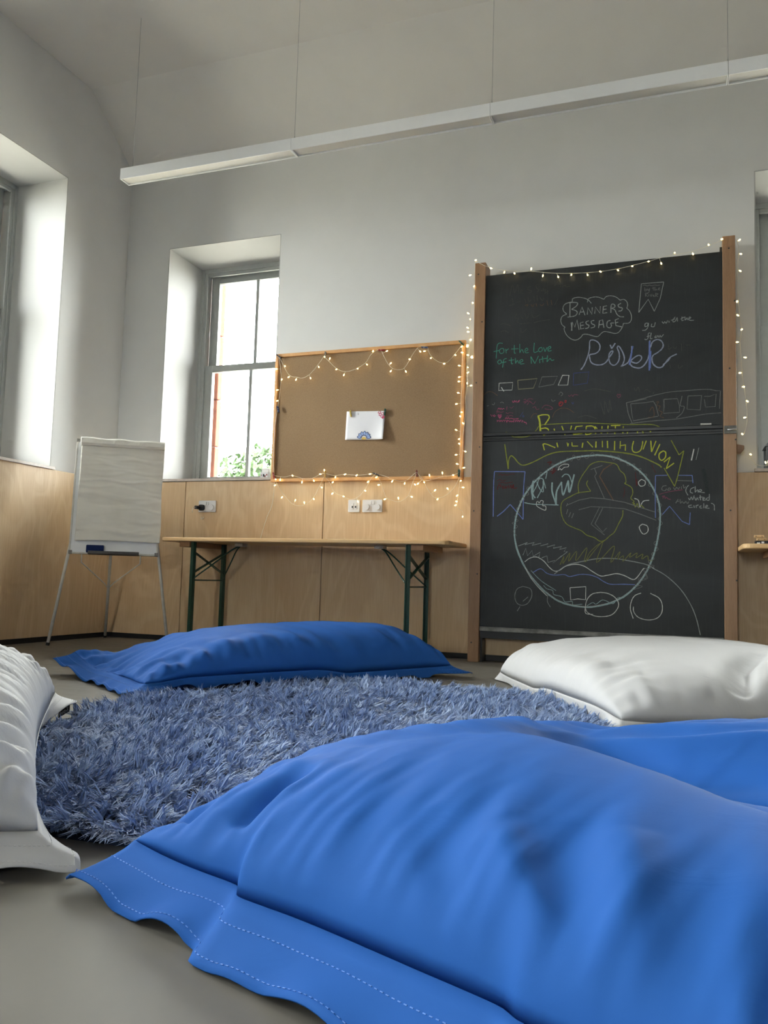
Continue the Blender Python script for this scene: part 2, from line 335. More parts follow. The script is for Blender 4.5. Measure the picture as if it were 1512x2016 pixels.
# chalk strokes: part | board | colour | width mm | smooth | x,z in mm on the board
CHALK_DATA = """
chalk_cloud|U|g|5|1|-641,2266 -639,2285 -615,2292 -584,2288 -547,2272 -525,2246
chalk_cloud|U|g|5|1|-549,2254 -542,2276 -515,2284 -483,2281 -449,2264
chalk_cloud|U|g|5|1|-449,2264 -436,2280 -408,2283 -376,2271 -353,2250
chalk_cloud|U|g|5|1|-353,2250 -332,2253 -314,2238 -308,2215 -313,2196
chalk_cloud|U|g|5|1|-313,2196 -296,2176 -286,2148 -287,2120 -301,2102 -332,2102
chalk_cloud|U|g|5|1|-332,2102 -337,2084 -350,2060 -367,2045 -388,2044 -414,2053 -445,2060 -464,2050 -484,2032 -511,2037 -545,2050 -572,2052 -587,2035 -609,2021 -630,2021 -657,2037 -679,2064 -690,2096 -684,2106
chalk_cloud|U|g|5|1|-684,2106 -703,2125 -711,2153 -702,2178 -674,2190
chalk_cloud|U|g|5|1|-674,2190 -694,2211 -698,2234 -686,2255 -659,2264 -641,2266
chalk_lettering|U|g|6|1|-655,2264 -655,2168
chalk_lettering|U|g|6|1|-670,2262 -632,2262 -608,2254 -618,2235 -645,2218
chalk_lettering|U|g|6|1|-645,2218 -618,2207 -610,2192 -626,2174 -669,2170
chalk_lettering|U|g|6|1|-407,2175 -405,2224 -389,2227 -383,2211 -402,2202
chalk_lettering|U|g|6|1|-402,2202 -384,2192 -371,2163 -352,2146 -329,2143
chalk_lettering|U|g|6|1|-347,2230 -364,2220 -358,2206 -340,2199 -345,2183 -362,2182
chalk_lettering|U|g|6|1|-540,2136 -556,2129 -552,2115 -538,2106 -543,2092 -560,2088
chalk_lettering|U|g|6|1|-506,2136 -524,2132 -520,2115 -504,2106 -507,2093 -527,2089
chalk_lettering|U|g|6|1|-409,2128 -427,2121 -430,2091 -412,2081 -403,2094 -407,2109 -388,2110
chalk_lettering|U|g|6|0|-599,2178 -581,2227 -562,2173
chalk_lettering|U|g|6|0|-594,2195 -567,2196
chalk_lettering|U|g|6|0|-549,2176 -546,2220 -520,2176 -519,2219
chalk_lettering|U|g|6|0|-504,2178 -500,2220 -472,2178 -470,2222
chalk_lettering|U|g|6|0|-431,2221 -452,2219 -455,2176 -429,2178
chalk_lettering|U|g|6|0|-454,2199 -433,2201
chalk_lettering|U|g|6|0|-647,2134 -641,2081
chalk_lettering|U|g|6|0|-644,2081 -640,2136 -625,2102 -611,2148 -598,2083
chalk_lettering|U|g|6|0|-572,2131 -591,2127 -588,2087 -567,2091
chalk_lettering|U|g|6|0|-589,2110 -569,2111
chalk_lettering|U|g|6|0|-480,2084 -475,2131 -456,2135 -448,2084
chalk_lettering|U|g|6|0|-477,2105 -450,2107
chalk_lettering|U|g|6|0|-360,2135 -381,2128 -377,2092 -342,2081
chalk_lettering|U|g|6|0|-383,2109 -363,2112
chalk_river_word|U|l|8|1|-586,1828 -567,1853 -547,1902 -534,1956 -532,2005 -513,2012 -487,1999 -471,1973 -476,1943 -497,1926 -531,1920 -532,1901 -523,1872 -496,1855 -460,1853 -434,1867 -413,1898 -393,1929 -403,1933 -416,1915 -417,1887 -408,1857 -387,1844 -367,1857 -356,1883 -357,1921 -368,1950 -362,1963 -349,1948 -331,1909 -326,1876 -336,1846 -346,1835 -315,1848 -298,1868 -285,1916 -283,1957
chalk_river_word|U|l|8|1|-410,1974 -401,1949
chalk_river_word|U|l|8|1|-401,1949 -380,1982
chalk_river_word|U|l|8|1|-287,1860 -254,1849 -229,1869 -227,1888 -244,1896 -270,1883 -290,1862 -290,1843 -272,1826 -236,1818 -209,1836 -189,1872 -179,1920 -178,1984
chalk_river_word|U|l|8|1|-174,1941 -164,1972 -139,1986 -114,1977 -102,1952 -109,1928 -134,1906 -159,1891 -166,1870 -159,1838 -134,1815 -109,1816 -89,1841 -64,1871 -25,1890
chalk_river_word|U|l|8|1|-102,1829 -79,1848 -62,1871
chalk_river_word|U|b|9|1|-180,1979 -181,1799
chalk_river_word|U|b|9|1|-174,1919 -177,1812
chalk_river_word|U|b|9|1|-297,1841 -287,1895 -277,1956
chalk_banner|U|g|5|0|-228,2341 -99,2339
chalk_banner|U|g|5|0|-228,2341 -243,2163
chalk_banner|U|g|5|0|-243,2163 -188,2240 -153,2162
chalk_banner|U|g|5|0|-153,2162 -119,2239 -99,2339
chalk_banner|U|d|4|1|-209,2316 -208,2294 -196,2298 -201,2305 -207,2301
chalk_banner|U|d|4|1|-192,2307 -187,2294 -180,2307 -185,2282 -196,2280
chalk_banner|U|d|4|1|-166,2306 -155,2308
chalk_banner|U|d|4|1|-160,2315 -158,2292
chalk_banner|U|d|4|1|-150,2314 -150,2292 -142,2299 -138,2291
chalk_banner|U|d|4|1|-131,2296 -121,2302 -126,2305 -131,2294 -118,2291
chalk_banner|U|d|4|1|-220,2328 -207,2330 -194,2324 -181,2328 -168,2323 -150,2325 -137,2321 -122,2322
chalk_banner|U|d|4|1|-205,2282 -204,2258
chalk_banner|U|d|4|1|-205,2281 -192,2277 -203,2269 -190,2257
chalk_banner|U|d|4|1|-185,2271 -184,2257
chalk_banner|U|d|4|1|-177,2271 -172,2256 -166,2271
chalk_banner|U|d|4|1|-163,2259 -155,2265 -159,2256 -148,2255
chalk_banner|U|d|4|1|-144,2276 -146,2253
chalk_banner|U|d|4|1|-142,2271 -131,2268 -142,2259 -132,2251
chalk_lettering|U|g|5|1|-189,2092 -204,2091 -207,2073 -194,2074 -187,2092 -189,2069 -202,2051 -222,2049
chalk_lettering|U|g|5|1|-167,2086 -170,2070 -154,2068 -147,2093
chalk_lettering|U|g|5|1|-109,2095 -100,2083 -94,2093 -85,2083 -77,2099
chalk_lettering|U|g|5|1|-70,2096 -68,2085
chalk_lettering|U|g|5|1|-57,2098 -34,2105
chalk_lettering|U|g|5|1|-34,2117 -47,2099 -45,2087 -32,2093 -23,2111 -21,2088
chalk_lettering|U|g|5|1|-4,2100 17,2112
chalk_lettering|U|g|5|1|4,2116 4,2092 15,2094
chalk_lettering|U|g|5|1|21,2114 22,2093 32,2106 35,2092
chalk_lettering|U|g|5|1|40,2096 53,2104 47,2109 40,2096 51,2089 71,2088
chalk_lettering|U|g|5|1|-176,2030 -187,2027 -189,1999 -200,1990 -209,1995
chalk_lettering|U|g|5|1|-196,2009 -178,2012
chalk_lettering|U|g|5|1|-170,2030 -175,1995 -163,1996
chalk_lettering|U|g|5|1|-143,2012 -150,2000 -139,2000 -135,2011
chalk_lettering|U|g|5|1|-131,2011 -126,1999 -119,2010 -113,2000 -100,2015
chalk_filmstrip|U|d|5|1|-293,1611 -227,1627 -141,1648 -55,1662 29,1664 92,1667 154,1665 191,1655
chalk_filmstrip|U|d|5|1|-292,1479 -184,1489 -34,1496 70,1510 133,1519 217,1523
chalk_filmstrip|U|d|5|1|4,1633 -5,1577 16,1569 4,1531 -28,1503
chalk_filmstrip|U|d|5|0|-288,1600 -282,1544 -273,1495 -136,1517 -128,1519 -143,1583 -158,1609 -206,1603 -288,1600
chalk_filmstrip|U|d|5|0|-98,1618 -22,1619 -11,1577 -11,1536 -100,1533 -97,1572 -98,1618
chalk_filmstrip|U|d|5|0|37,1632 112,1631 104,1545 31,1553 37,1632
chalk_filmstrip|U|d|5|0|125,1625 158,1624 191,1636 186,1561 133,1561 127,1607
chalk_filmstrip|U|d|5|0|191,1655 215,1654 211,1589 209,1547
chalk_filmstrip|U|d|5|1|-313,1608 -198,1627
chalk_filmstrip|U|d|5|1|-313,1608 -301,1540 -278,1479
chalk_filmstrip|U|o|4|1|-143,1602 -128,1606 -137,1583 -119,1578 -128,1555 -107,1540 -119,1518 -98,1506
chalk_filmstrip|U|o|4|1|-180,1548 -162,1575 -154,1520 -188,1512
chalk_lettering|U|G|5|1|-1078,2033 -1101,2036 -1114,2019 -1117,1973 -1119,1936
chalk_lettering|U|G|5|1|-1137,1982 -1101,1988
chalk_lettering|U|G|5|1|-1088,2000 -1100,1985 -1090,1967 -1071,1973 -1072,1996 -1088,2000
chalk_lettering|U|G|5|1|-1058,1995 -1054,1965
chalk_lettering|U|G|5|1|-1056,1982 -1039,1995
chalk_lettering|U|G|5|1|-1003,2017 -1002,1965 -993,1964
chalk_lettering|U|G|5|1|-1022,1991 -974,1990
chalk_lettering|U|G|5|1|-968,2021 -967,1962
chalk_lettering|U|G|5|1|-967,1962 -954,1984 -942,1960
chalk_lettering|U|G|5|1|-935,1970 -916,1978 -922,1990 -934,1979 -929,1961 -909,1961
chalk_lettering|U|G|5|1|-875,2021 -877,1962 -852,1964
chalk_lettering|U|G|5|1|-839,1987 -849,1973 -839,1960 -825,1968 -828,1986 -839,1987
chalk_lettering|U|G|5|1|-817,1987 -807,1959
chalk_lettering|U|G|5|1|-807,1959 -795,1986
chalk_lettering|U|G|5|1|-788,1972 -771,1982 -779,1991 -790,1979 -785,1961 -766,1964
chalk_lettering|U|G|5|1|-1099,1925 -1109,1913 -1099,1899 -1084,1908 -1090,1924 -1099,1925
chalk_lettering|U|G|5|1|-1051,1932 -1069,1926 -1073,1904 -1076,1874
chalk_lettering|U|G|5|1|-1086,1906 -1053,1910
chalk_lettering|U|G|5|1|-1021,1936 -1019,1897 -1010,1896
chalk_lettering|U|G|5|1|-1037,1918 -1002,1920
chalk_lettering|U|G|5|1|-995,1931 -993,1895
chalk_lettering|U|G|5|1|-993,1895 -982,1914 -972,1894
chalk_lettering|U|G|5|1|-966,1900 -947,1908 -953,1919 -966,1910 -962,1891 -937,1891
chalk_lettering|U|G|5|1|-892,1888 -896,1934
chalk_lettering|U|G|5|1|-896,1934 -870,1887
chalk_lettering|U|G|5|1|-870,1887 -848,1934
chalk_lettering|U|G|5|1|-841,1914 -839,1888
chalk_lettering|U|G|5|1|-823,1929 -819,1890
chalk_lettering|U|G|5|1|-837,1911 -794,1916
chalk_lettering|U|G|5|1|-791,1934 -794,1892
chalk_lettering|U|G|5|1|-794,1892 -775,1913 -766,1900 -750,1903
chalk_boxes|U|w|5|0|-1097,1773 -1009,1773 -1013,1724 -1099,1726 -1097,1773
chalk_boxes|U|w|5|0|-1083,1746 -1065,1718
chalk_boxes|U|w|5|0|-696,1801 -657,1798 -664,1737 -723,1739 -696,1801
chalk_boxes|U|t|5|0|-977,1785 -854,1789 -877,1729 -973,1727 -977,1785
chalk_boxes|U|d|5|0|-824,1798 -727,1796 -751,1746 -844,1734 -824,1798
chalk_boxes|U|B|5|0|-628,1810 -535,1812 -545,1742 -630,1734 -628,1810
chalk_faint_writing|U|f|4|1|-1038,2341 -1022,2413 -1005,2358 -987,2413 -979,2352
chalk_faint_writing|U|f|4|1|-969,2358 -953,2367 -963,2374 -969,2355 -950,2350
chalk_faint_writing|U|f|4|1|-902,2391 -921,2387 -918,2370 -899,2364 -905,2349 -921,2353
chalk_faint_writing|U|f|4|1|-857,2400 -870,2395 -863,2374 -850,2366 -860,2351
chalk_faint_writing|U|f|4|1|-838,2365 -831,2355 -822,2370 -818,2350
chalk_faint_writing|U|f|4|1|-806,2365 -812,2336 -793,2354 -799,2329
chalk_faint_writing|U|f|4|1|-755,2377 -731,2407
chalk_faint_writing|U|f|4|1|-718,2412 -714,2366
chalk_faint_writing|U|f|4|1|-705,2372 -686,2376 -680,2366 -655,2370
chalk_faint_writing|U|f|4|1|-1031,2307 -1021,2323 -1017,2283 -1043,2279 -1001,2285
chalk_faint_writing|U|f|4|1|-995,2297 -965,2298
chalk_faint_writing|U|f|4|1|-940,2312 -933,2285
chalk_faint_writing|U|f|4|1|-920,2324 -914,2290 -901,2305
chalk_faint_writing|U|f|4|1|-882,2327 -878,2290
chalk_faint_writing|U|f|4|1|-863,2331 -859,2291
chalk_faint_writing|U|f|4|1|-843,2313 -830,2292 -818,2307
chalk_faint_writing|U|f|4|1|-729,2296 -751,2255
chalk_faint_writing|U|f|4|1|-990,2221 -1003,2195 -977,2187 -989,2174
chalk_faint_writing|U|f|4|1|-964,2205 -951,2184
chalk_faint_writing|U|f|4|1|-938,2216 -925,2182 -912,2214
chalk_faint_writing|U|f|4|1|-893,2206 -880,2185 -842,2201
chalk_faint_writing|U|f|4|1|-1097,2157 -1074,2162 -1028,2145
chalk_faint_writing|U|f|4|1|-989,2168 -963,2152 -905,2154
chalk_faint_writing|U|f|4|1|-880,2152 -829,2161 -778,2163
chalk_faint_writing|U|f|4|1|-1093,2110 -1067,2115 -1040,2099
chalk_faint_writing|U|f|4|1|-963,2126 -956,2093 -924,2116
chalk_faint_writing|U|f|4|1|-72,1953 -70,1920 -55,1933
chalk_faint_writing|U|f|4|1|-47,1937 -34,1922 -26,1935
chalk_faint_writing|U|f|4|1|0,1952 2,1906
chalk_faint_writing|U|f|4|1|25,1941 51,1939
chalk_faint_writing|U|f|4|1|-64,1827 -60,1804
chalk_faint_writing|U|f|4|1|-17,1824 -13,1801 8,1818
chalk_faint_writing|U|f|4|1|-267,1696 -258,1677 -245,1700 -236,1671
chalk_faint_writing|U|f|4|1|-210,1674 -197,1683 -175,1668
chalk_faint_writing|U|f|4|1|-154,1667 -160,1653
chalk_faint_writing|U|o|4|1|-939,2269 -920,2274 -926,2261
chalk_faint_writing|U|o|4|1|-900,2272 -887,2258 -881,2274
chalk_faint_writing|U|o|4|1|-868,2276 -862,2256
chalk_faint_writing|U|o|4|1|-843,2267 -830,2259 -817,2271
chalk_faint_writing|U|o|4|1|-799,2289 -792,2256
chalk_faint_writing|U|o|4|1|-773,2290 -767,2257
chalk_faint_writing|U|f|5|1|-465,1616 -441,1540 -441,1627 -417,1552 -412,1631 -400,1563
chalk_faint_writing|U|f|5|1|-561,1695 -501,1704 -406,1681
chalk_faint_writing|U|f|5|1|-601,1529 -548,1539 -488,1518
chalk_names|U|p|4|1|-1104,1602 -1095,1611 -1088,1602 -1082,1610 -1075,1602 -1067,1607 -1060,1603
chalk_names|U|p|4|1|-1149,1572 -1140,1558
chalk_names|U|p|4|1|-1136,1569 -1129,1560 -1123,1571
chalk_names|U|p|4|1|-1127,1555 -1114,1564
chalk_names|U|p|4|1|-1089,1543 -1099,1559 -1098,1569 -1089,1563 -1081,1569 -1079,1558 -1089,1543
chalk_names|U|p|4|1|-1092,1563 -1088,1549 -1083,1562
chalk_names|U|p|4|1|-1105,1535 -1104,1522
chalk_names|U|p|4|1|-1105,1528 -1092,1530
chalk_names|U|p|4|1|-1092,1537 -1090,1521
chalk_names|U|p|4|1|-1085,1523 -1081,1532 -1075,1522
chalk_names|U|p|4|1|-1070,1521 -1069,1531 -1061,1531
chalk_names|U|p|4|1|-1058,1520 -1057,1530 -1050,1531
chalk_names|U|p|4|1|-1048,1530 -1044,1522 -1037,1532
chalk_names|U|p|4|1|-1037,1532 -1044,1515
chalk_names|U|p|4|1|-1035,1523 -1029,1528 -1024,1519 -1016,1527 -1014,1518 -1003,1524 -1001,1516 -997,1533
chalk_names|U|p|4|1|-990,1530 -989,1515
chalk_names|U|p|4|1|-990,1523 -977,1525
chalk_names|U|p|4|1|-978,1532 -976,1517
chalk_names|U|p|4|1|-973,1519 -967,1527 -962,1516
chalk_names|U|p|4|1|-958,1518 -956,1527 -950,1526
chalk_names|U|p|4|1|-947,1513 -944,1523 -939,1523
chalk_names|U|p|4|1|-935,1519 -930,1511 -922,1512 -917,1499
chalk_names|U|p|4|1|-1055,1539 -1046,1548 -1042,1539 -1033,1547 -1027,1538 -1016,1542 -999,1537 -969,1538
chalk_names|U|p|4|1|-1011,1655 -1003,1643 -996,1656 -992,1645 -984,1653 -979,1642 -964,1657 -970,1642
chalk_names|U|q|4|1|-1108,1576 -1108,1594 -1099,1591 -1103,1585 -1090,1587 -1082,1582 -1064,1588
chalk_names|U|q|4|1|-1049,1574 -1047,1580 -1038,1573 -1025,1579 -1004,1574
chalk_names|U|q|4|1|-1046,1554 -1040,1560 -1034,1554 -1021,1560 -1003,1555
chalk_names|U|q|4|1|-937,1655 -928,1661 -919,1650 -907,1660 -894,1662 -877,1657
chalk_names|U|q|4|1|-941,1642 -924,1646 -932,1633 -907,1649 -890,1636
chalk_names|U|q|4|1|-915,1624 -898,1645 -877,1626 -864,1643
chalk_names|U|q|4|1|-881,1605 -864,1609 -855,1591 -838,1595
chalk_names|U|q|4|1|-822,1598 -805,1615 -780,1613 -755,1595 -771,1587 -805,1593
chalk_names|U|q|4|1|-659,1673 -652,1664 -640,1674 -632,1663 -624,1674 -599,1670
chalk_names|U|q|4|1|-1047,1613 -1045,1595 -1043,1621
chalk_names|U|q|4|1|-1026,1616 -1017,1607 -1000,1619
chalk_names|U|r|5|1|-718,1623 -708,1633 -693,1628 -697,1614 -709,1606 -716,1619 -701,1627
chalk_names|U|r|5|1|-683,1638 -673,1640 -675,1627 -683,1632
chalk_names|U|q|4|1|-369,1654 -363,1665 -357,1657 -350,1664 -347,1653 -357,1641 -369,1654
chalk_names|U|B|4|1|-961,1548 -940,1578
chalk_names|U|B|4|1|-946,1552 -937,1558 -935,1547 -946,1550
chalk_names|U|B|4|1|-640,1628 -631,1615 -627,1629
chalk_names|U|d|4|1|-1087,1645 -1076,1649 -1065,1642
chalk_names|U|d|4|1|-1141,1639 -1128,1634 -1124,1649
chalk_names|U|d|4|1|-1174,1628 -1161,1631
chalk_names|U|d|4|1|-718,1679 -706,1695 -694,1681 -706,1669
chalk_names|U|d|4|1|-764,1651 -755,1638 -739,1645
chalk_faint_arcs|U|o|4|1|-1193,1703 -1171,1720 -1141,1718 -1105,1692
chalk_faint_arcs|U|o|4|1|-756,1536 -742,1569 -713,1589 -684,1592 -656,1584 -623,1560
chalk_faint_arcs|U|o|4|1|-892,1537 -880,1558 -863,1566 -851,1561
chalk_title|U|y|8|1|-848,1548 -821,1555 -788,1554 -777,1545 -779,1528 -804,1491
chalk_title|U|y|8|1|-835,1466 -799,1471 -780,1460 -786,1443 -811,1425
chalk_title|U|y|8|1|-745,1465 -737,1435
chalk_title|U|y|8|1|-698,1480 -677,1423
chalk_title|U|y|8|1|-638,1480 -650,1430
chalk_title|U|y|13|1|-844,1548 -835,1513 -828,1436
chalk_title|U|y|7|1|-609,1475 -628,1424
chalk_title|U|y|7|1|-628,1424 -571,1428
chalk_title|U|y|7|1|-609,1473 -571,1476
chalk_title|U|y|7|1|-619,1448 -583,1450
chalk_title|U|y|7|1|-549,1473 -553,1421
chalk_title|U|y|7|1|-549,1473 -511,1472 -499,1450 -523,1426 -553,1421
chalk_title|U|y|7|1|-493,1422 -497,1469
chalk_title|U|y|7|1|-497,1469 -458,1424
chalk_title|U|y|7|1|-458,1424 -455,1470
chalk_title|U|y|7|1|-419,1472 -423,1423
chalk_title|U|y|7|1|-403,1471 -347,1470
chalk_title|U|y|7|1|-376,1470 -379,1418
chalk_title|U|y|7|1|-330,1465 -333,1420
chalk_title|U|y|7|1|-305,1443 -307,1419
chalk_title|U|y|7|1|-246,1441 -249,1419
chalk_title|U|y|7|1|-220,1434 -215,1416
chalk_title|U|y|7|1|-177,1435 -173,1423
chalk_ribbon_line|U|Y|5|1|-1050,1430 -1045,1454 -999,1421
chalk_ribbon_line|U|Y|5|1|-999,1421 -913,1421 -858,1457 -833,1488 -765,1494 -595,1495 -429,1484 -289,1473 -164,1468 -107,1444
chalk_ribbon_line|L|Y|7|1|-1054,1377 -1029,1217
chalk_ribbon_line|L|Y|7|1|-1029,1217 -1027,1273 -1013,1301 -992,1288 -966,1256 -940,1240 -905,1245 -855,1266 -795,1296 -740,1314 -681,1320 -584,1320 -511,1320 -463,1318
chalk_ribbon_line|L|Y|8|1|-470,1317 -396,1311 -298,1296 -225,1274 -168,1247 -125,1223 -111,1208
chalk_ribbon_line|L|Y|6|1|-57,1370 -45,1345 -13,1281
chalk_ribbon_line|L|Y|6|1|-13,1281 13,1305
chalk_ribbon_line|L|Y|6|1|13,1305 4,1263 -22,1149 -38,1094
chalk_ribbon_line|L|Y|6|1|-38,1094 -59,1134 -97,1205
chalk_title|L|y|7|1|-813,1370 -803,1331
chalk_title|L|y|7|1|-813,1370 -791,1369 -736,1345
chalk_title|L|y|7|1|-727,1376 -720,1347
chalk_title|L|y|7|1|-665,1375 -659,1351
chalk_title|L|y|7|1|-659,1351 -655,1370
chalk_title|L|y|7|1|-635,1376 -633,1352
chalk_title|L|y|7|1|-633,1352 -598,1351
chalk_title|L|y|7|1|-569,1371 -573,1340
chalk_title|L|y|7|1|-543,1379 -509,1341
chalk_title|L|y|7|1|-490,1377 -491,1338
chalk_title|L|y|7|1|-453,1379 -452,1339
chalk_title|L|y|7|1|-423,1377 -422,1333
chalk_title|L|y|7|1|-423,1378 -421,1333
chalk_title|L|y|7|1|-380,1376 -381,1319
chalk_title|L|y|7|1|-347,1374 -349,1328
chalk_title|L|y|7|1|-347,1346 -318,1350
chalk_title|L|y|7|1|-317,1353 -318,1314
chalk_title|L|y|7|1|-270,1372 -278,1336 -274,1311 -254,1302 -230,1315 -220,1350 -218,1370
chalk_title|L|y|7|1|-197,1372 -216,1319
chalk_title|L|y|7|1|-172,1371 -167,1303
chalk_title|L|y|7|1|-167,1303 -142,1369
chalk_title|L|y|7|1|-120,1349 -150,1282
chalk_title|L|y|7|1|-102,1308 -123,1291 -124,1264 -109,1251 -90,1268 -88,1298 -102,1308
chalk_title|L|y|7|1|-98,1240 -62,1270
chalk_title|L|y|7|1|-62,1270 -85,1200
chalk_title|L|y|7|1|-85,1200 -41,1233
chalk_banner|L|b|6|1|-1117,1203 -922,1198
chalk_banner|L|b|6|1|-1117,1203 -1121,1115 -1120,915
chalk_banner|L|b|6|1|-922,1198 -930,1087 -930,899
chalk_banner|L|b|6|1|-1095,917 -1053,950 -1013,992
chalk_banner|L|b|6|1|-1013,992 -987,963 -930,897
chalk_banner|L|R|4|1|-1093,1176 -1078,1187 -1067,1177 -1057,1184 -1036,1178 -1006,1185 -985,1182
chalk_banner|L|R|4|1|-1098,1143 -1082,1151 -1067,1141 -1041,1147
chalk_banner|L|R|4|1|-1092,1128 -1066,1132 -1041,1128 -1000,1134
chalk_banner|L|R|6|1|-1097,1086 -1089,1115 -1074,1112 -1081,1099
chalk_banner|L|R|6|1|-1069,1102 -1058,1109 -1063,1094 -1048,1099
chalk_banner|L|R|6|1|-1046,1111 -1043,1094 -1030,1109
chalk_banner|L|R|6|1|-1025,1114 -1024,1093
chalk_banner|L|R|6|1|-1017,1098 -1010,1114 -1004,1093 -994,1119 -991,1093 -971,1098
chalk_circle|L|c|10|1|-486,1293 -617,1280 -738,1233 -835,1160 -908,1074 -957,980 -980,880 -981,780 -955,681 -901,577 -826,487 -741,417 -656,380 -550,366 -445,382 -342,425 -263,492 -201,576 -157,682 -129,800 -118,906 -127,1001 -158,1084 -208,1162 -277,1224 -358,1268 -428,1287 -486,1293
chalk_circle|L|w|4|1|-487,1289 -617,1277 -736,1230 -833,1158 -905,1072 -953,979 -977,880 -978,781 -951,682 -898,579 -824,490 -739,420 -655,384 -550,370 -446,386 -344,428 -265,495 -204,578 -160,684 -132,800 -121,906 -130,999 -160,1082 -211,1160 -279,1221 -359,1264 -428,1283 -487,1289
chalk_circle|L|d|3|1|-488,1278 -512,1308 -543,1271 -573,1295 -593,1264 -625,1297 -635,1258 -662,1279 -678,1246 -704,1260 -720,1222 -753,1244 -752,1203 -780,1214 -792,1178 -827,1191 -829,1148 -869,1144 -867,1105 -909,1098 -898,1053 -936,1050 -923,1021 -953,1015 -945,983 -974,964 -949,934 -985,917 -961,888 -1000,874 -964,854 -991,824 -968,796
chalk_circle|L|d|3|1|-138,801 -117,817 -135,847 -105,876 -130,902 -107,928 -132,950 -110,985 -138,1004 -131,1040 -160,1049 -148,1090 -184,1100 -176,1134 -202,1136 -195,1169 -234,1171 -228,1204 -265,1196 -264,1232 -303,1223 -312,1254 -346,1251 -357,1285 -386,1259 -405,1297
chalk_circle|L|d|3|1|-270,500 -240,506 -236,550 -196,551 -210,603 -172,611 -184,654 -150,665 -167,695 -129,722 -154,758 -124,780
chalk_scribble|L|c|10|1|-868,1140 -880,1092 -871,1021
chalk_scribble|L|c|10|1|-870,1137 -872,1061 -856,1031
chalk_scribble|L|c|10|1|-753,1128 -752,1070 -727,990
chalk_scribble|L|c|10|1|-727,990 -725,1070 -694,1130
chalk_scribble|L|c|10|1|-696,1130 -686,1049 -655,1139
chalk_scribble|L|c|10|1|-655,1139 -647,1064 -619,1176
chalk_scribble|L|c|6|1|-872,1061 -847,1112 -833,1152 -808,1146 -810,1101 -844,1031
chalk_scribble|L|c|6|1|-848,1132 -827,1086 -807,1071 -808,1141 -792,1091
chalk_scribble|L|c|6|1|-784,1197 -793,1151
chalk_scribble|L|c|6|1|-694,1160 -675,1177 -650,1169 -630,1119
chalk_scribble|L|c|6|1|-924,1003 -871,993 -801,990 -712,987
chalk_cloud|L|w|4|1|-719,1203 -710,1223 -690,1238 -656,1239 -656,1224 -680,1220 -697,1205 -705,1213 -718,1203
chalk_cloud|L|w|4|1|-846,1010 -848,985 -826,968 -793,955 -791,980 -811,985 -806,1010 -821,1015 -831,1000 -841,1013
chalk_scribble|L|R|7|1|-764,1191 -739,1216 -754,1181 -729,1206
chalk_scribble|L|R|7|1|-784,1252 -759,1257 -774,1237
chalk_tree|L|Y|5|1|-520,1070 -544,1113 -537,1137
chalk_tree|L|Y|5|1|-520,1070 -591,1062 -639,1040 -687,1010 -698,967 -688,912 -661,869 -613,845 -571,827 -542,803 -495,787 -465,767 -436,771 -407,798 -379,822 -356,870 -333,918 -330,954
chalk_tree|L|Y|5|1|-591,1058 -594,1114 -574,1162 -545,1205 -521,1235 -474,1252 -416,1245 -369,1232 -348,1195 -323,1170 -313,1128 -322,1116
chalk_tree|L|Y|5|1|-322,1116 -282,1091 -274,1055 -285,1026 -267,1008 -276,996
chalk_tree|L|Y|5|1|-273,984 -265,996 -259,972 -248,995 -240,968 -228,983 -208,966
chalk_tree|L|d|5|0|-662,985 -591,1016 -520,1030 -438,1024 -322,1002 -253,978 -146,942
chalk_tree|L|d|5|0|-590,957 -519,976 -426,972 -322,963 -230,930 -141,894
chalk_tree|L|d|5|0|-438,1024 -497,1161 -486,1179 -498,1210
chalk_tree|L|d|5|0|-467,972 -516,869 -436,804
chalk_tree|L|d|5|0|-447,969 -493,872 -448,821 -425,846
chalk_tree|L|d|5|0|-521,1204 -451,1227
chalk_tree|L|d|5|0|-656,961 -664,930
chalk_tree|L|d|5|0|-638,942 -650,912
chalk_tree|L|d|5|0|-620,936 -632,906
chalk_tree|L|d|5|0|-657,998 -665,979
chalk_tree|L|o|7|0|-385,1012 -468,1161 -445,1203 -392,1238
chalk_cloud|L|w|5|1|-265,1025 -242,1013 -233,972
chalk_cloud|L|w|5|1|-233,972 -214,1007 -180,1013
chalk_cloud|L|w|5|1|-225,1139 -242,1121 -231,1099 -208,1103 -203,1126 -225,1139
chalk_cloud|L|w|5|1|-219,871 -236,853 -225,823 -208,811 -187,829 -191,859 -219,871
chalk_banner|L|b|5|1|-145,1161 -78,1161
chalk_banner|L|b|5|1|-20,1160 59,1158
chalk_banner|L|b|5|1|59,1158 63,1113
chalk_banner|L|b|5|1|-145,1161 -146,1040 -145,908
chalk_banner|L|b|5|1|-109,925 -66,977
chalk_banner|L|b|5|1|-66,977 3,888
chalk_banner|L|b|5|1|3,888 44,869
chalk_banner|L|b|5|1|44,869 48,940
chalk_lettering|L|d|5|1|-22,1129 66,1125
chalk_lettering|L|d|5|1|-83,1100 -104,1095 -109,1075 -90,1070 -83,1082
chalk_lettering|L|d|5|1|-71,1085 -76,1072 -62,1075 -64,1085 -71,1085
chalk_lettering|L|d|5|1|-45,1089 -36,1074 -27,1089 -17,1077 -11,1091
chalk_lettering|L|d|5|1|-1,1094 0,1079
chalk_lettering|L|d|5|1|10,1104 13,1084 24,1093
chalk_lettering|L|d|5|1|-18,1019 -32,995
chalk_lettering|L|d|5|1|-25,1005 -13,1007
chalk_lettering|L|d|5|1|-8,1019 -6,995 3,1004 13,994 24,1004 33,992 40,1004
chalk_lettering|L|q|5|1|-123,1048 -73,1062 6,1074
chalk_lettering|L|q|5|1|-109,1035 -99,1037 -104,1023 -95,1040 -90,1022 -83,1030 -73,1020 -59,1017
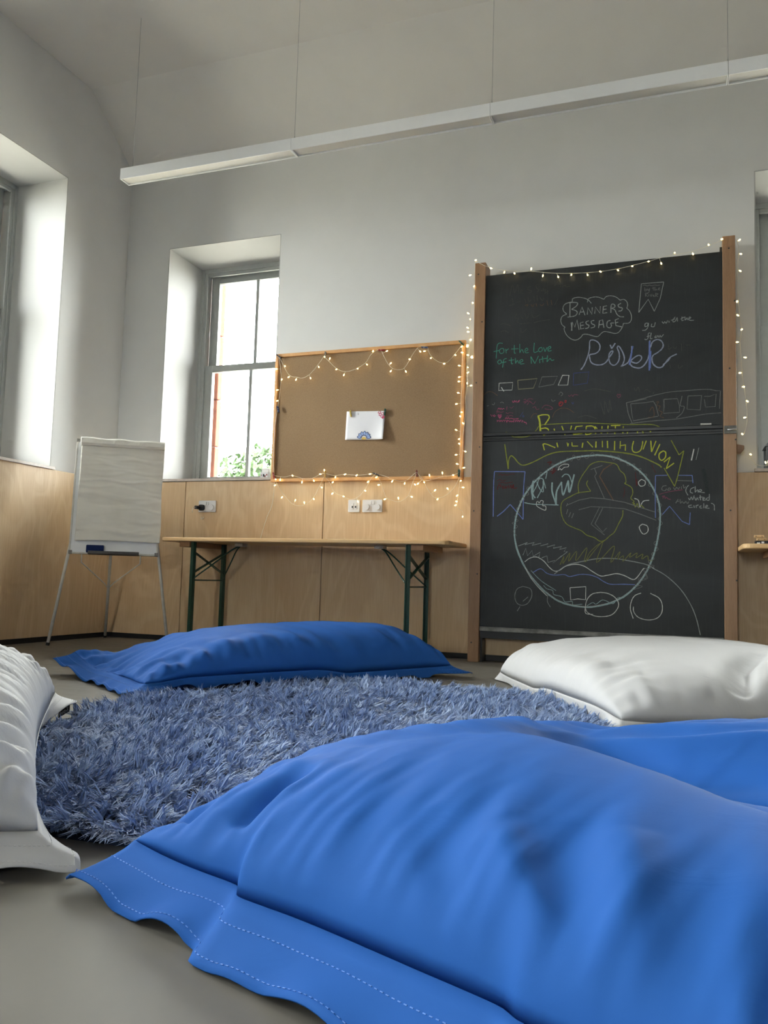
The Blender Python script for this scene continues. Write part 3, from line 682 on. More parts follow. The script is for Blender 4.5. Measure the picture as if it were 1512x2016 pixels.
chalk_lettering|L|g|5|1|40,1101 27,1084 24,1064 36,1041
chalk_lettering|L|g|5|1|70,1088 52,1078 49,1059 63,1053
chalk_lettering|L|g|5|1|75,1093 75,1058
chalk_lettering|L|g|5|1|75,1058 89,1073 91,1056
chalk_lettering|L|g|5|1|95,1061 111,1068 102,1075 95,1061 127,1055
chalk_lettering|L|g|5|1|38,1026 45,1014 54,1031 61,1014 70,1039
chalk_lettering|L|g|5|1|72,1029 79,1011 86,1026 93,1011
chalk_lettering|L|g|5|1|102,1041 104,1011
chalk_lettering|L|g|5|1|95,1026 114,1031
chalk_lettering|L|g|5|1|116,1016 127,1023 118,1028 118,1011 134,1013
chalk_lettering|L|g|5|1|152,1048 150,1011 134,1018 148,1028
chalk_lettering|L|g|5|1|56,984 40,980 42,970 61,970
chalk_lettering|L|g|5|1|68,982 70,967
chalk_lettering|L|g|5|1|79,982 81,967
chalk_lettering|L|g|5|1|79,979 93,984
chalk_lettering|L|g|5|1|109,979 100,974 104,965 113,967
chalk_lettering|L|g|5|1|122,994 122,965
chalk_lettering|L|g|5|1|131,969 143,977 136,982 131,967 152,964
chalk_lettering|L|g|5|1|161,994 177,984 179,952
chalk_ticks|L|w|7|1|69,1314 55,1247
chalk_ticks|L|g|4|1|96,1320 80,1249
chalk_smudge|L|s|22|1|119,1193 130,1146 139,1087 141,1048
chalk_scribble|L|R|4|1|-259,1183 -254,1097
chalk_scribble|L|R|4|1|-252,1142 -249,1102
chalk_scribble|L|R|4|1|-168,1227 -144,1176
chalk_scribble|L|R|4|1|-326,1093 -321,1067 -328,1032
chalk_grass|L|g|4|0|-957,731 -901,753 -918,739 -858,754 -872,736 -816,750 -819,733 -774,747 -780,726 -732,741 -742,720 -690,731 -704,713 -662,724 -676,700 -655,700 -744,628 -689,675
chalk_grass|L|g|4|0|-928,674 -911,717 -899,671 -871,704 -864,668 -822,694 -829,662
chalk_grass|L|g|4|0|-811,659 -780,673 -772,631 -731,646
chalk_grass|L|z|4|1|-699,619 -676,672 -682,626 -641,693 -648,641 -601,704 -603,645 -540,726 -552,639 -486,720 -446,762 -482,637 -392,731 -379,721 -399,639 -346,705 -359,660 -326,681 -329,647 -284,699 -290,672 -248,699 -254,669 -216,693 -222,663 -190,683 -183,657 -161,654
chalk_grass|L|z|4|1|-546,639 -526,692 -479,741 -439,765
chalk_waves|L|w|5|1|-917,632 -885,656 -843,664 -800,641 -765,603 -733,580 -702,585 -661,613 -600,624 -552,612 -505,582 -458,557 -418,562 -365,573 -319,562 -273,541 -248,554 -215,602 -206,609
chalk_waves|L|g|5|1|-733,562 -661,616 -566,642 -472,661 -379,663 -293,651 -203,633 -151,610
chalk_waves|L|g|5|1|-162,612 -85,567 -8,494 46,410 78,331 101,232
chalk_waves|L|b|5|1|-863,569 -817,592 -778,565 -730,555 -674,560 -640,549 -579,563 -525,562 -478,548 -438,523 -398,509 -325,511 -260,510
chalk_boxes|L|w|5|0|-638,481 -544,490 -545,412 -591,415 -633,407 -638,481
chalk_rings|L|g|4|1|-925,480 -960,464 -975,421 -963,379 -930,363 -892,379 -869,425 -879,467 -925,480
chalk_rings|L|g|4|1|-924,388 -892,417
chalk_rings|L|g|4|1|-941,356 -958,327
chalk_rings|L|g|4|1|-771,437 -773,393 -755,359
chalk_rings|L|w|5|1|-457,459 -504,448 -534,416 -545,374 -537,340 -496,318 -443,314 -390,329 -358,368 -354,402 -378,435 -417,454 -457,459
chalk_rings|L|w|5|1|-547,367 -543,330 -500,325
chalk_rings|L|w|5|1|-225,462 -260,446 -280,411 -285,364 -269,311
chalk_rings|L|w|5|1|-268,381 -266,351 -240,319 -189,306 -138,317 -110,351 -107,398 -126,437 -173,462
chalk_rings|L|w|5|1|-913,597 -883,544 -840,489 -777,428
chalk_circle|L|c|4|1|-798,490 -777,470 -742,461 -735,437 -687,424 -666,394 -625,399 -618,378 -564,384
chalk_circle|L|c|4|1|-537,375 -503,396 -483,387 -450,412 -424,409 -384,394 -358,429 -325,430
chalk_circle|L|c|4|1|-877,580 -813,518 -722,461
chalk_circle|L|d|3|1|-260,510 -218,501 -273,479
chalk_circle|L|d|3|1|-203,633 -151,624 -190,603 -196,575 -190,549 -235,531
"""
CORK_STR=[[(-2.742,2.088),(-2.716,2.048),(-2.671,1.969),(-2.634,1.934),(-2.592,1.926),(-2.545,1.916),(-2.493,1.937),(-2.437,1.992),(-2.382,2.064)],
[(-2.382,2.064),(-2.334,2.018),(-2.276,1.966),(-2.213,1.943),(-2.140,1.954),(-2.064,1.995),(-2.021,2.055),(-1.973,2.081),(-1.945,2.072)],
[(-1.945,2.070),(-1.922,2.022),(-1.888,1.968),(-1.844,1.936),(-1.785,1.935),(-1.748,1.979),(-1.713,2.039),(-1.672,2.082),(-1.614,2.078)],
[(-1.614,2.078),(-1.602,2.036),(-1.570,1.993),(-1.517,1.961),(-1.466,1.966),(-1.381,2.061)],
[(-2.742,2.088),(-2.722,1.994),(-2.715,1.885),(-2.727,1.755),(-2.733,1.701),(-2.749,1.583),(-2.750,1.475),(-2.751,1.346),(-2.739,1.217)],
[(-1.376,2.081),(-1.370,2.010),(-1.363,1.909),(-1.365,1.808),(-1.373,1.709),(-1.371,1.609),(-1.373,1.460),(-1.372,1.312),(-1.367,1.179)],
[(-1.367,1.179),(-1.356,1.361),(-1.349,1.509),(-1.337,1.647),(-1.343,1.707),(-1.330,1.806),(-1.337,1.907),(-1.324,1.996),(-1.318,2.096),(-1.312,2.167)],
[(-2.739,1.217),(-2.661,1.205),(-2.592,1.214),(-2.474,1.186),(-2.378,1.219),(-2.345,1.226),(-2.271,1.209),(-2.192,1.216),(-2.093,1.208),(-2.000,1.215),(-1.962,1.214),(-1.886,1.197),(-1.843,1.176),(-1.747,1.165),(-1.670,1.219),(-1.632,1.168),(-1.570,1.167),(-1.499,1.186),(-1.428,1.195),(-1.383,1.209)],
[(-2.738,1.206),(-2.706,1.142),(-2.644,1.067),(-2.577,1.008),(-2.502,1.003),(-2.434,1.044),(-2.386,1.127),(-2.349,1.200)],
[(-2.338,1.200),(-2.302,1.157),(-2.266,1.095),(-2.198,1.063),(-2.142,1.042),(-2.088,1.057),(-2.035,1.113),(-1.994,1.184),(-1.962,1.214)],
[(-1.951,1.209),(-1.917,1.142),(-1.882,1.055),(-1.828,1.030),(-1.780,1.025),(-1.723,1.064),(-1.699,1.139),(-1.670,1.214)],
[(-1.665,1.219),(-1.622,1.168),(-1.589,1.108),(-1.536,1.048),(-1.465,1.062),(-1.406,1.116),(-1.367,1.194)],
[(-1.367,1.179),(-1.375,1.086),(-1.383,0.988),(-1.347,0.959),(-1.342,0.930)]]
CORK_BULB=[(-2.684,2.011),(-2.651,1.928),(-2.591,1.906),(-2.477,1.910),(-2.416,1.987),(-2.373,2.058),(-2.332,2.042),(-2.278,1.961),(-2.220,1.918),(-2.118,1.956),(-2.049,1.981),(-2.006,2.073),(-1.904,2.066),(-1.873,1.978),(-1.871,1.923),(-1.762,1.914),(-1.736,1.997),(-1.663,2.046),(-1.632,2.046),(-1.586,1.995),(-1.492,1.950),(-1.416,2.004),(-2.752,1.994),(-2.706,1.913),(-2.737,1.838),(-2.735,1.759),(-1.374,2.058),(-1.370,2.018),(-1.387,1.930),(-1.385,1.853),(-1.387,1.823),(-1.390,1.746),(-1.401,1.672),(-1.374,1.588),(-1.353,1.540),(-1.399,1.497),(-1.378,1.436),(-1.377,1.405),(-1.396,1.331),(-1.387,1.270),(-1.342,1.244),(-1.334,1.352),(-1.365,1.615),(-1.334,2.065),(-1.330,1.998),(-1.302,1.978),(-1.329,1.915),(-1.327,1.880),(-1.330,1.808),(-1.305,1.791),(-1.311,2.099),(-1.331,2.156),(-2.722,1.189),(-2.686,1.185),(-2.590,1.213),(-2.514,1.165),(-2.422,1.174),(-2.373,1.220),(-2.344,1.246),(-2.258,1.197),(-2.186,1.215),(-2.099,1.207),(-2.000,1.214),(-1.953,1.192),(-1.838,1.162),(-1.749,1.146),(-1.676,1.138),(-1.655,1.143),(-1.612,1.152),(-1.576,1.198),(-1.487,1.212),(-1.413,1.197),(-1.360,1.158),(-2.726,1.146),(-2.667,1.059),(-2.561,1.037),(-2.490,1.020),(-2.417,1.045),(-2.360,1.126),(-2.277,1.161),(-2.277,1.082),(-2.192,1.062),(-2.032,1.099),(-2.014,1.161),(-2.084,1.026),(-1.935,1.138),(-1.887,1.040),(-1.791,1.046),(-1.697,1.055),(-1.535,1.097),(-1.516,1.037),(-1.449,1.107),(-1.344,1.114),(-1.383,1.061),(-1.387,1.022),(-1.393,0.997),(-1.343,0.922)]
BB_STR=[[(-1.237,2.573),(-1.187,2.545),(-1.066,2.505),(-0.899,2.481),(-0.736,2.451),(-0.552,2.435),(-0.373,2.440),(-0.199,2.466),(-0.085,2.487),(0.061,2.501),(0.155,2.527),(0.231,2.551)]]
BB_BULB=[(-1.156,2.526),(-1.069,2.491),(-1.003,2.477),(-0.896,2.494),(-0.822,2.442),(-0.726,2.425),(-0.645,2.430),(-0.546,2.419),(-0.468,2.431),(-0.364,2.429),(-0.280,2.445),(-0.185,2.465),(-0.113,2.445),(-0.036,2.502),(0.066,2.483),(0.153,2.529),(0.226,2.555)]
BL_STR=[[(-1.245,2.585),(-1.266,2.572),(-1.268,2.424),(-1.280,2.318),(-1.290,2.186),(-1.294,2.040),(-1.298,1.921),(-1.298,1.776)]]
BL_BULB=[(-1.260,2.593),(-1.295,2.495),(-1.267,2.419),(-1.274,2.309),(-1.303,2.241),(-1.289,2.201),(-1.304,2.145),(-1.284,2.064),(-1.274,1.951),(-1.304,2.019)]
BR_STR=[[(0.233,2.563),(0.292,2.569),(0.312,2.545),(0.311,2.472),(0.302,2.377),(0.306,2.184),(0.321,2.016),(0.315,1.939),(0.325,1.755),(0.338,1.637),(0.349,1.520),(0.347,1.450),(0.331,1.395)]]
BR_BULB=[(0.322,2.551),(0.329,2.466),(0.325,2.364),(0.301,2.181),(0.311,2.098),(0.331,2.011),(0.299,1.938),(0.348,1.844),(0.321,1.754),(0.338,1.671),(0.358,1.585),(0.344,1.490),(0.330,1.394)]
PEGS=[(-2.739,2.087),(-2.371,2.072),(-1.944,2.077),(-1.633,2.073),(-1.377,2.084),(-2.728,1.697),(-2.742,1.216),(-2.339,1.218),(-1.960,1.213),(-1.666,1.213),(-1.376,1.210),(-2.165,1.643),(-1.911,1.642)]

# ------------------------------------------------------------------ blackboard on posts
YP = 5.035
bb = empty('blackboard', (-.48, 5.08, 0), label='tall double blackboard between two brown posts, covered in chalk drawings', cat='blackboard')
for x0, x1 in ((-1.266, -1.195), (.229, .299)):
    p = MB().box(x0, x1, YP, 5.17, 0, 2.577).build('post', M['oak'], bb, bevel=.003)
    for i, z in enumerate((2.50, 2.18, 1.78, 1.36, .95, .55, .12)):
        x = (x0 + x1) / 2 + (.018 if i % 2 else -.012) + (.012 if x0 > 0 else 0)
        MB().tube([(x, YP - .0008, z), (x, YP + .004, z)], .005, 10).build('screw_hole', M['slot'], p)
up = MB().box(-1.195, .229, 5.053, 5.075, 1.452, 2.492).build('upper_board', M['board'], bb, bevel=.002)
lo = MB().box(-1.195, .229, 5.053, 5.075, .215, 1.398).build('lower_board', M['board'], bb, bevel=.002)
m = MB().box(-1.195, .229, 5.045, 5.08, 1.430, 1.452); m.box(-1.195, .229, 5.050, 5.08, 1.398, 1.412); m.box(-1.195, .229, 5.056, 5.08, 1.412, 1.430); m.build('meeting_rail', M['ledge'], bb, bevel=.003)
m = MB().box(-1.19, .226, 5.030, 5.08, .195, .215); m.box(-1.19, .226, 5.030, 5.036, .215, .222); m.build('chalk_tray', M['rail'], bb, bevel=.003)
MB().box(-1.19, .226, 5.052, 5.08, .150, .195).build('lower_rail', M['ledge'], bb)
MB().box(-1.195, -1.182, 5.08, 5.16, 0, 2.49).build('side_channel', M['ledge'], bb); MB().box(.216, .229, 5.08, 5.16, 0, 2.53).build('side_channel', M['ledge'], bb)
lt2 = MB().box(.231, .299, YP - .006, YP, 1.395, 1.442).build('latch_plate', M['metal'], bb, bevel=.002)
MB().tube([(.25, YP - .010, 1.416), (.297, YP - .010, 1.418)], .005, 8).build('latch_bolt', M['steel'], lt2, True)
MB().prism([(.299, 1.345), (.343, 1.335), (.343, 1.315), (.325, 1.292), (.299, 1.290)], 5.10, 5.15, lambda a, b, h: (a, h, b)).build('peg', M['oak'], bb, bevel=.003)
CHALK = {'w': (205, 205, 200), 'g': (154, 158, 156), 'd': (120, 120, 118), 'f': (84, 83, 80), 'l': (150, 156, 176), 'b': (112, 128, 190), 'B': (70, 80, 128), 'G': (78, 150, 130), 't': (140, 134, 108),
         'y': (186, 190, 70), 'Y': (140, 146, 62), 'z': (124, 124, 66), 'o': (112, 86, 70), 'p': (186, 86, 122), 'q': (128, 72, 92), 'r': (168, 58, 62), 'R': (96, 40, 42), 'c': (150, 172, 172), 's': (58, 62, 62)}
CM = {k: m_chalk('chalk_' + k, lin(*c)) for k, c in CHALK.items()}
parts = {}
for ln in CHALK_DATA.strip().split('\n'):
    part, bd, col, w, sm, pts = ln.split('|')
    P = [tuple(float(c) / 1000 for c in q.split(',')) for q in pts.split(' ')]
    if sm == '1': P = catmull(P, 5)
    parts.setdefault((part, bd, col), []).append((P, float(w) / 1000 * .95))
rc = random.Random(9)
for (part, bd, col), strokes in parts.items():
    m = MB()
    for P, w in strokes:
        P = [np.array(p) for p in P]; V = []
        yy = 5.0528 - rc.uniform(0, .0006)
        for i, p in enumerate(P):
            t = P[min(i + 1, len(P) - 1)] - P[max(i - 1, 0)]; L = np.hypot(*t); t = t / L if L > 1e-9 else np.array([1, 0]); nn = np.array([-t[1], t[0]]) * w / 2 * rc.uniform(.75, 1.15)
            V += [(p[0] + nn[0], yy, p[1] + nn[1]), (p[0] - nn[0], yy, p[1] - nn[1])]
        m.add(V, [(2 * i, 2 * i + 1, 2 * i + 3, 2 * i + 2) for i in range(len(P) - 1)])
    m.build(part, CM[col], up if bd == 'U' else lo, kind='stuff')
ck = MB().tube([(.105, 5.0485, 1.4585), (.165, 5.0485, 1.4585)], .0055, 10).build('chalk_stick', CM['w'], smooth=False)
prop(ck, 'short white chalk stick lying on the blackboard ledge', 'chalk')

# ------------------------------------------------------------------ corkboard, drawing, clothes pegs
X0, X1, Z0, Z1 = -2.772, -1.352, 1.172, 2.108
cb = empty('corkboard', (-2.06, 5.18, Z0), label='large cork pinboard with a pale wooden frame beside the blackboard', cat='corkboard')
MB().box(X0 + .015, X1 - .015, 5.172, 5.1865, Z0 + .015, Z1 - .015).build('cork_sheet', M['cork'], cb)
fw = .024
for nm, b in (('frame_rail', (X0, X1, Z1 - fw, Z1)), ('frame_rail', (X0, X1, Z0, Z0 + fw)), ('frame_rail', (X0, X0 + fw, Z0 + fw, Z1 - fw)), ('frame_rail', (X1 - fw, X1, Z0 + fw, Z1 - fw))):
    MB().box(b[0], b[1], 5.157, 5.1865, b[2], b[3]).build(nm, M['oakf'], cb, bevel=.003)
pp = empty('flower_drawing', (-2.05, 5.165, 1.455), label='white paper drawing with blue and red flowers pegged on the corkboard', cat='drawing')
nu, nv = 16, 12; V = []
def pap(u, v):   # curled sheet: u across, v up
    bl = max(0, u - .75) * 4; curl = .035 * (max(0, (u - .55) / .45) ** 2) * (1 - v) ** 1.2 + .006 * math.sin(u * 5) * (1 - v)
    x = -2.198 + .285 * u + .006 * (1 - v) * (1 - u) * -1; z = 1.457 + .2 * v + .004 * (1 - u) - .004 * u
    return (x, 5.1675 - .002 - curl, z)
me = MB().add([pap(i / nu, j / nv) for j in range(nv + 1) for i in range(nu + 1)], [(j * (nu + 1) + i, j * (nu + 1) + i + 1, (j + 1) * (nu + 1) + i + 1, (j + 1) * (nu + 1) + i) for j in range(nv) for i in range(nu)])
o = me.build('sheet', M['paper'], pp, True); s = o.modifiers.new('thick', 'SOLIDIFY'); s.thickness = .0008; s.offset = 1
def disc(m, cu, cv, ru, rv, rot, off):
    k = 14; c = math.cos(rot); s_ = math.sin(rot); pts = []
    for i in range(k):
        a = 2 * math.pi * i / k; du = ru * math.cos(a); dv = rv * math.sin(a); x = cu + (du * c - dv * s_) / .285; z = cv + (du * s_ + dv * c) / .2
        p = pap(min(max(x, .004), .996), min(max(z, .004), .996)); pts.append((p[0], p[1] - off, p[2]))
    m.add(pts, [tuple(range(k))])
fl = {'petal_blue': M['peg_blu'], 'pet_b2': simple('pale_blue_pencil', lin(150, 172, 216), .8), 'petal_red': simple('rose_pencil', lin(186, 74, 104), .8), 'pale': M['paper'], 'cen': simple('yellow_pencil', lin(214, 184, 96), .8)}
for i, a in enumerate((-78, -52, -24, 4, 32, 58, 80)):
    ra = math.radians(a); cu = .49 + math.sin(ra) * .030 / .285 * 1.15; cv = .05 + math.cos(ra) * .034 / .2
    for k, (sc, mt) in enumerate(((1, fl['petal_blue']), (.72, fl['pet_b2']))):
        m = MB(); disc(m, cu, cv, .0105 * sc, .017 * sc, -ra, .0014 + .0004 * k); m.build('petal', mt, pp)
m = MB(); disc(m, .49, .03, .016, .012, 0, .0024); m.build('flower_centre', fl['cen'], pp)
for i, (cu, cv) in enumerate(((.86, .955), (.885, .875), (.925, .82), (.965, .775), (.94, .90))):
    for k, (sc, mt) in enumerate(((1, fl['petal_red']), (.55, fl['pale'] if i % 2 == 0 or i == 1 else fl['petal_red']))):
        m = MB(); disc(m, cu, cv, .013 * sc, .009 * sc, .6, .0014 + .0004 * k); m.build('petal', mt, pp)
m = MB(); disc(m, .31, .90, .002, .005, .3, .0014); disc(m, .30, .95, .002, .003, .3, .0014); m.build('pencil_mark', M['pencil'], pp)

def clothes_peg(x, y, z, col, rot, label):
    t = empty('clothes_peg', (x, y, z), label=label, cat='peg', group='small clothes pegs on the corkboard')
    c, s = math.cos(rot), math.sin(rot)
    R = lambda a, d, b: (x + a * c - b * s, y + d, z + a * s + b * c)
    for sd in (-1, 1):
        m = MB(); pr = [(-.004, -.022), (.004, -.022), (.0045, .012), (.003, .024), (-.003, .024), (-.0045, .012)]
        m.prism(pr, sd * .001, sd * .0065, lambda a, b, h: R(a, h + sd * .0015 * (b > .015), b)); m.build('peg_half', M['peg_' + col], t)
    m = MB(); m.tube([R(-.0055, 0, .004), R(-.0055, -.0065, .004), R(.0055, -.0065, .004), R(.0055, 0, .004)], .0012, 6); m.build('spring', M['steel'], t)
for (x, z), col, rot, lb in zip(PEGS, ['drk', 'gry', 'red', 'blu', 'grn', 'blu', 'red', 'tan', 'drk', 'brn', 'grn', 'yel', 'grn'],
        [.9, 0, 1.5, 1.45, .8, .3, .2, 0, 1.2, .1, .0, .15, -.1],
        ['dark peg at the top left corner of the corkboard', 'grey peg on the top rail, near the left of the corkboard', 'red peg lying sideways on the top rail of the corkboard', 'blue peg lying sideways on the top rail of the corkboard',
         'green peg at the top right corner of the corkboard', 'blue peg on the left rail of the corkboard', 'red peg at the bottom left corner of the corkboard', 'tan peg on the bottom rail of the corkboard',
         'dark peg in the middle of the bottom rail of the corkboard', 'brown peg on the bottom rail of the corkboard', 'green peg at the bottom right corner of the corkboard', 'yellow peg on the left of the flower drawing', 'green peg on the right of the flower drawing']):
    onp = lb.endswith('drawing'); clothes_peg(x, 5.158 if onp else 5.149, z, col, rot, lb)

# ------------------------------------------------------------------ fairy lights
bm_ = MB(); rings = [(.0010, 0), (.0030, .003), (.0042, .008), (.0038, .013), (.0016, .016)]
BV = [(r * math.cos(2 * math.pi * k / 8), r * math.sin(2 * math.pi * k / 8), -h) for r, h in rings for k in range(8)]
BF = [(i * 8 + k, i * 8 + (k + 1) % 8, (i + 1) * 8 + (k + 1) % 8, (i + 1) * 8 + k) for i in range(4) for k in range(8)] + [tuple(range(8)), tuple(range(39, 31, -1))]
bulb_me = MB().add(BV, BF).mesh('led_bulb'); bulb_me.materials.append(M['bulb'])
def fairy(label, strs, bulbs, ys, yb, seed, power=None):
    rnd = random.Random(seed); allp = [p for s in strs for p in s]
    t = empty('fairy_lights', (allp[0][0], ys, min(p[1] for p in allp)), label=label, cat='string lights', group='warm white fairy lights')
    fine = []
    for s in strs:
        cur = catmull(s, 6); path = [(p[0], ys + rnd.uniform(-.002, .002), p[1]) for p in cur]; fine += path
        MB().tube(path, .0013, 5).build('wire', M['cable'], t, True)
    for x, z in bulbs:
        q = min(fine, key=lambda p: (p[0] - x) ** 2 + (p[2] - z) ** 2); d = Vector((x - q[0], yb - q[1], z - q[2]))
        if d.length < .012: d = Vector((rnd.uniform(-1, 1), -.5, rnd.uniform(-1, .2))).normalized() * .02
        if d.length > .07: q = (x - d.normalized().x * .03, ys, z - d.normalized().z * .03); d = Vector((x - q[0], yb - q[1], z - q[2]))
        dn = d.normalized(); e = Vector((x, yb, z)) - dn * .008
        b = bpy.data.objects.new('bulb', bulb_me); COL.objects.link(b)
        b.rotation_mode = 'QUATERNION'; b.rotation_quaternion = Vector((0, 0, -1)).rotation_difference(dn); b.location = e; attach(b, t)
        MB().tube([q, tuple(e)], .0011, 4).build('bulb_stem', M['cable'], t)
    return t
f1 = fairy('warm fairy lights looped in swags around the corkboard edge', CORK_STR, CORK_BULB, 5.150, 5.143, 1)
fairy('warm fairy lights hanging across the top of the blackboard', BB_STR, BB_BULB, 5.028, 5.022, 2)
fairy('warm fairy lights hanging down beside the left blackboard post', BL_STR, BL_BULB, 5.030, 5.024, 3)
fairy('warm fairy lights hanging down beside the right blackboard post', [[(x + .008 * (z < 2.5), z) for x, z in s] for s in BR_STR], [(max(x, .307), z) for x, z in BR_BULB], 5.060, 5.055, 4)
fairy('short end of warm fairy lights on the sill by the grey lantern', [[(.405, 1.232), (.40, 1.25), (.388, 1.262), (.383, 1.28)], [(.405, 1.232), (.44, 1.222), (.47, 1.225)]], [(.381, 1.29), (.46, 1.24), (.475, 1.245)], 5.165, 5.158, 5)
prop(MB().tube([(p[0], 5.168, p[1]) for p in catmull([(-2.742, 1.19), (-2.747, 1.079), (-2.761, .993), (-2.794, .919), (-2.835, .78), (-2.84, .745)], 5)], .0022, 6).build('power_lead', M['cable'], smooth=True),
     'thin pale lead hanging from the corkboard corner to the table', 'cable')

# ------------------------------------------------------------------ sockets
def rounded(x0, x1, z0, z1, r, k=4):
    pts = []
    for cx, cz, a0 in ((x1 - r, z0 + r, -90), (x1 - r, z1 - r, 0), (x0 + r, z1 - r, 90), (x0 + r, z0 + r, 180)):
        for i in range(k + 1): a = math.radians(a0 + 90 * i / k); pts.append((cx + r * math.cos(a), cz + r * math.sin(a)))
    return pts
XZ = lambda a, b, h: (a, h, b)
YW = YB - .018
def plate(x0, x1, z0, z1, label, cat='socket'):
    t = empty('wall_socket', ((x0 + x1) / 2, YW, z0), label=label, cat=cat)
    MB().prism(rounded(x0, x1, z0, z1, .006), YW - .010, YW, XZ).build('face_plate', M['plate'], t, bevel=.002); return t
def cover(t, x, z):   # round socket safety cover
    MB().tube([(x, YW - .021, z), (x, YW - .010, z)], .021, 24).build('socket_cover', M['plate'], t, bevel=.0015)
def switch(t, x, z):
    MB().box(x - .006, x + .006, YW - .018, YW - .010, z - .011, z + .011).build('rocker_switch', M['plate'], t, bevel=.001)
s1 = plate(-3.375, -3.229, .957, 1.043, 'white double wall socket with a black plug in it')
cover(s1, -3.262, .992); [switch(s1, x, 1.020) for x in (-3.311, -3.293)]
s2 = plate(-2.170, -2.084, .955, 1.041, 'small square white data outlet plate beside the double socket')
for x in (-2.137, -2.113):
    MB().box(x - .009, x + .009, YW - .013, YW - .010, .975, 1.018).build('data_module', M['plate'], s2, bevel=.001)
    MB().box(x - .0045, x + .0055, YW - .0135, YW - .0125, .985, .998).build('data_slot', M['slot'], s2)
s3 = plate(-2.064, -1.918, .955, 1.041, 'white double wall socket with two round covers')
for x in (-2.031, -1.951): cover(s3, x, .990)
for x in (-2.000, -1.982): switch(s3, x, 1.020)
pg = empty('mains_plug', (-3.341, YW - .01, .985), label='black plug pushed into the left wall socket', cat='plug')
MB().prism(rounded(-3.364, -3.318, .968, 1.012, .014), YW - .032, YW - .0105, XZ).build('plug_body', M['blackpl'], pg, bevel=.004)
MB().prism(rounded(-3.37, -3.345, .975, 1.0, .006), YW - .075, YW - .032, XZ).build('plug_adapter', M['blackpl'], pg, bevel=.004)
MB().tube([(-3.358, YW - .075, .987), (-3.366, YW - .095, .984), (-3.37, YW - .098, .965), (-3.371, YW - .09, .948)], .003, 6).build('plug_lead', M['cable'], pg, True)
hk = empty('cable_clip', (-3.34, YW, .905), label='small pale clip stuck on the plywood below the plug', cat='clip')
MB().tube([(-3.352, YW - .003, .922), (-3.345, YW - .012, .908), (-3.336, YW - .012, .905), (-3.330, YW - .005, .914), (-3.333, YW - .003, .922)], .0025, 6).build('hook', M['leg'], hk, True)
MB().box(-3.352, -3.332, YW - .003, YW, .902, .926).build('clip_base', M['ply'], hk)

# ------------------------------------------------------------------ folding tables
def table(x0, x1, y0, y1, label):
    t = empty('folding_table', ((x0 + x1) / 2, (y0 + y1) / 2, 0), label=label, cat='table', group='folding tables along the back wall')
    zt = .742
    MB().prism(rounded(x0, x1, y0, y1, .05, 5), zt - .026, zt, lambda a, b, h: (a, b, h)).build('table_top', M['top'], t, bevel=.006)
    for sgn, xe in ((1, x0), (-1, x1)):
        xl = xe + sgn * (.235 if sgn == 1 else .262)
        MB().box(min(xl - sgn * .02, xl - sgn * .10), max(xl - sgn * .02, xl - sgn * .10), y0 + .04, y1 - .04, zt - .062, zt - .026).build('batten', M['batten'], t, bevel=.003)
        ya, yb = y0 + .055, y1 - .06
        for y in (ya, yb):
            l = MB(); l.box(xl - .016, xl + .016, y - .003, y + .003, .012, zt - .028); l.box(xl + sgn * .010 - .003, xl + sgn * .010 + .003, y - .014, y + .02, .012, zt - .028); l.build('leg', M['green'], t)
            MB().box(xl - .018, xl + .018, y - .016, y + .02, 0, .014).build('foot_cap', M['blackpl'], t)
        MB().bar((xl, ya, zt - .09), (xl, yb, zt - .235), .006, .022, (1, 0, 0)).build('cross_brace', M['green'], t)
        MB().bar((xl + .008, ya, zt - .235), (xl + .008, yb, zt - .09), .006, .022, (1, 0, 0)).build('cross_brace', M['green'], t)
        MB().tube([(xl, ya, zt - .285), (xl, yb, zt - .285)], .005, 8).build('cross_rod', M['green'], t)
        ym = (ya + yb) / 2; xb = xl + sgn * .255
        MB().box(xb - .03, xb + .03, ym - .035, ym + .035, zt - .048, zt - .026).build('catch_bracket', M['steel'], t, bevel=.002)
        for y in (ya, yb):
            MB().tube(catmull([(xl, y, zt - .282), (xl + sgn * .11, y + (ym - y) * .45, zt - .17), (xl + sgn * .20, ym + (y - ym) * .18, zt - .075), (xb, ym, zt - .040)], 4), .005, 8).build('strut', M['green'], t, True)
table(-3.335, -1.306, 4.66, 5.165, 'pale wooden folding table with green legs under the corkboard')
table(.303, 2.332, 4.66, 5.165, 'pale wooden folding table at the right edge past the blackboard')
# things on the right table and sills
for i, (x, z, r) in enumerate(((.392, .781, .06), (.404, .7645, .02))):
    w = empty('wooden_block', (x, 4.8, z), label=('upper' if i == 0 else 'lower') + ' small wooden block stacked on the right table', cat='block', group='wooden blocks on the right table')
    MB().box(x - .024, x + .024, 4.79, 4.815, z, z + .0135).build('block_body', M['top'], w, bevel=.002)
    for dx in (-.014, .014): MB().tube([(x + dx, 4.789, z + .0068), (x + dx, 4.791, z + .0068)], .0022, 8).build('pip', M['slot'], w)
bx = empty('black_case', (.41, 4.8, .742), label='small black case under the wooden blocks on the right table', cat='case')
MB().box(.372, .46, 4.775, 4.83, .742, .7635).build('case_body', M['blackpl'], bx, bevel=.003)
MB().box(.380, .395, 4.774, 4.776, .748, .754).build('case_mark', M['plate'], bx); MB().box(.402, .415, 4.774, 4.776, .749, .759).build('case_mark', M['plate'], bx)
ph = empty('picture_box', (-2.845, 5.215, 1.209), label='small white box with a printed picture on the sill beside the corkboard', cat='box')
MB().box(-2.877, -2.815, 5.195, 5.235, 1.209, 1.25).build('printed_base', M['paper'], ph, bevel=.002)
MB().box(-2.868, -2.812, 5.198, 5.232, 1.25, 1.278).build('box_lid', M['white'], ph, bevel=.003)
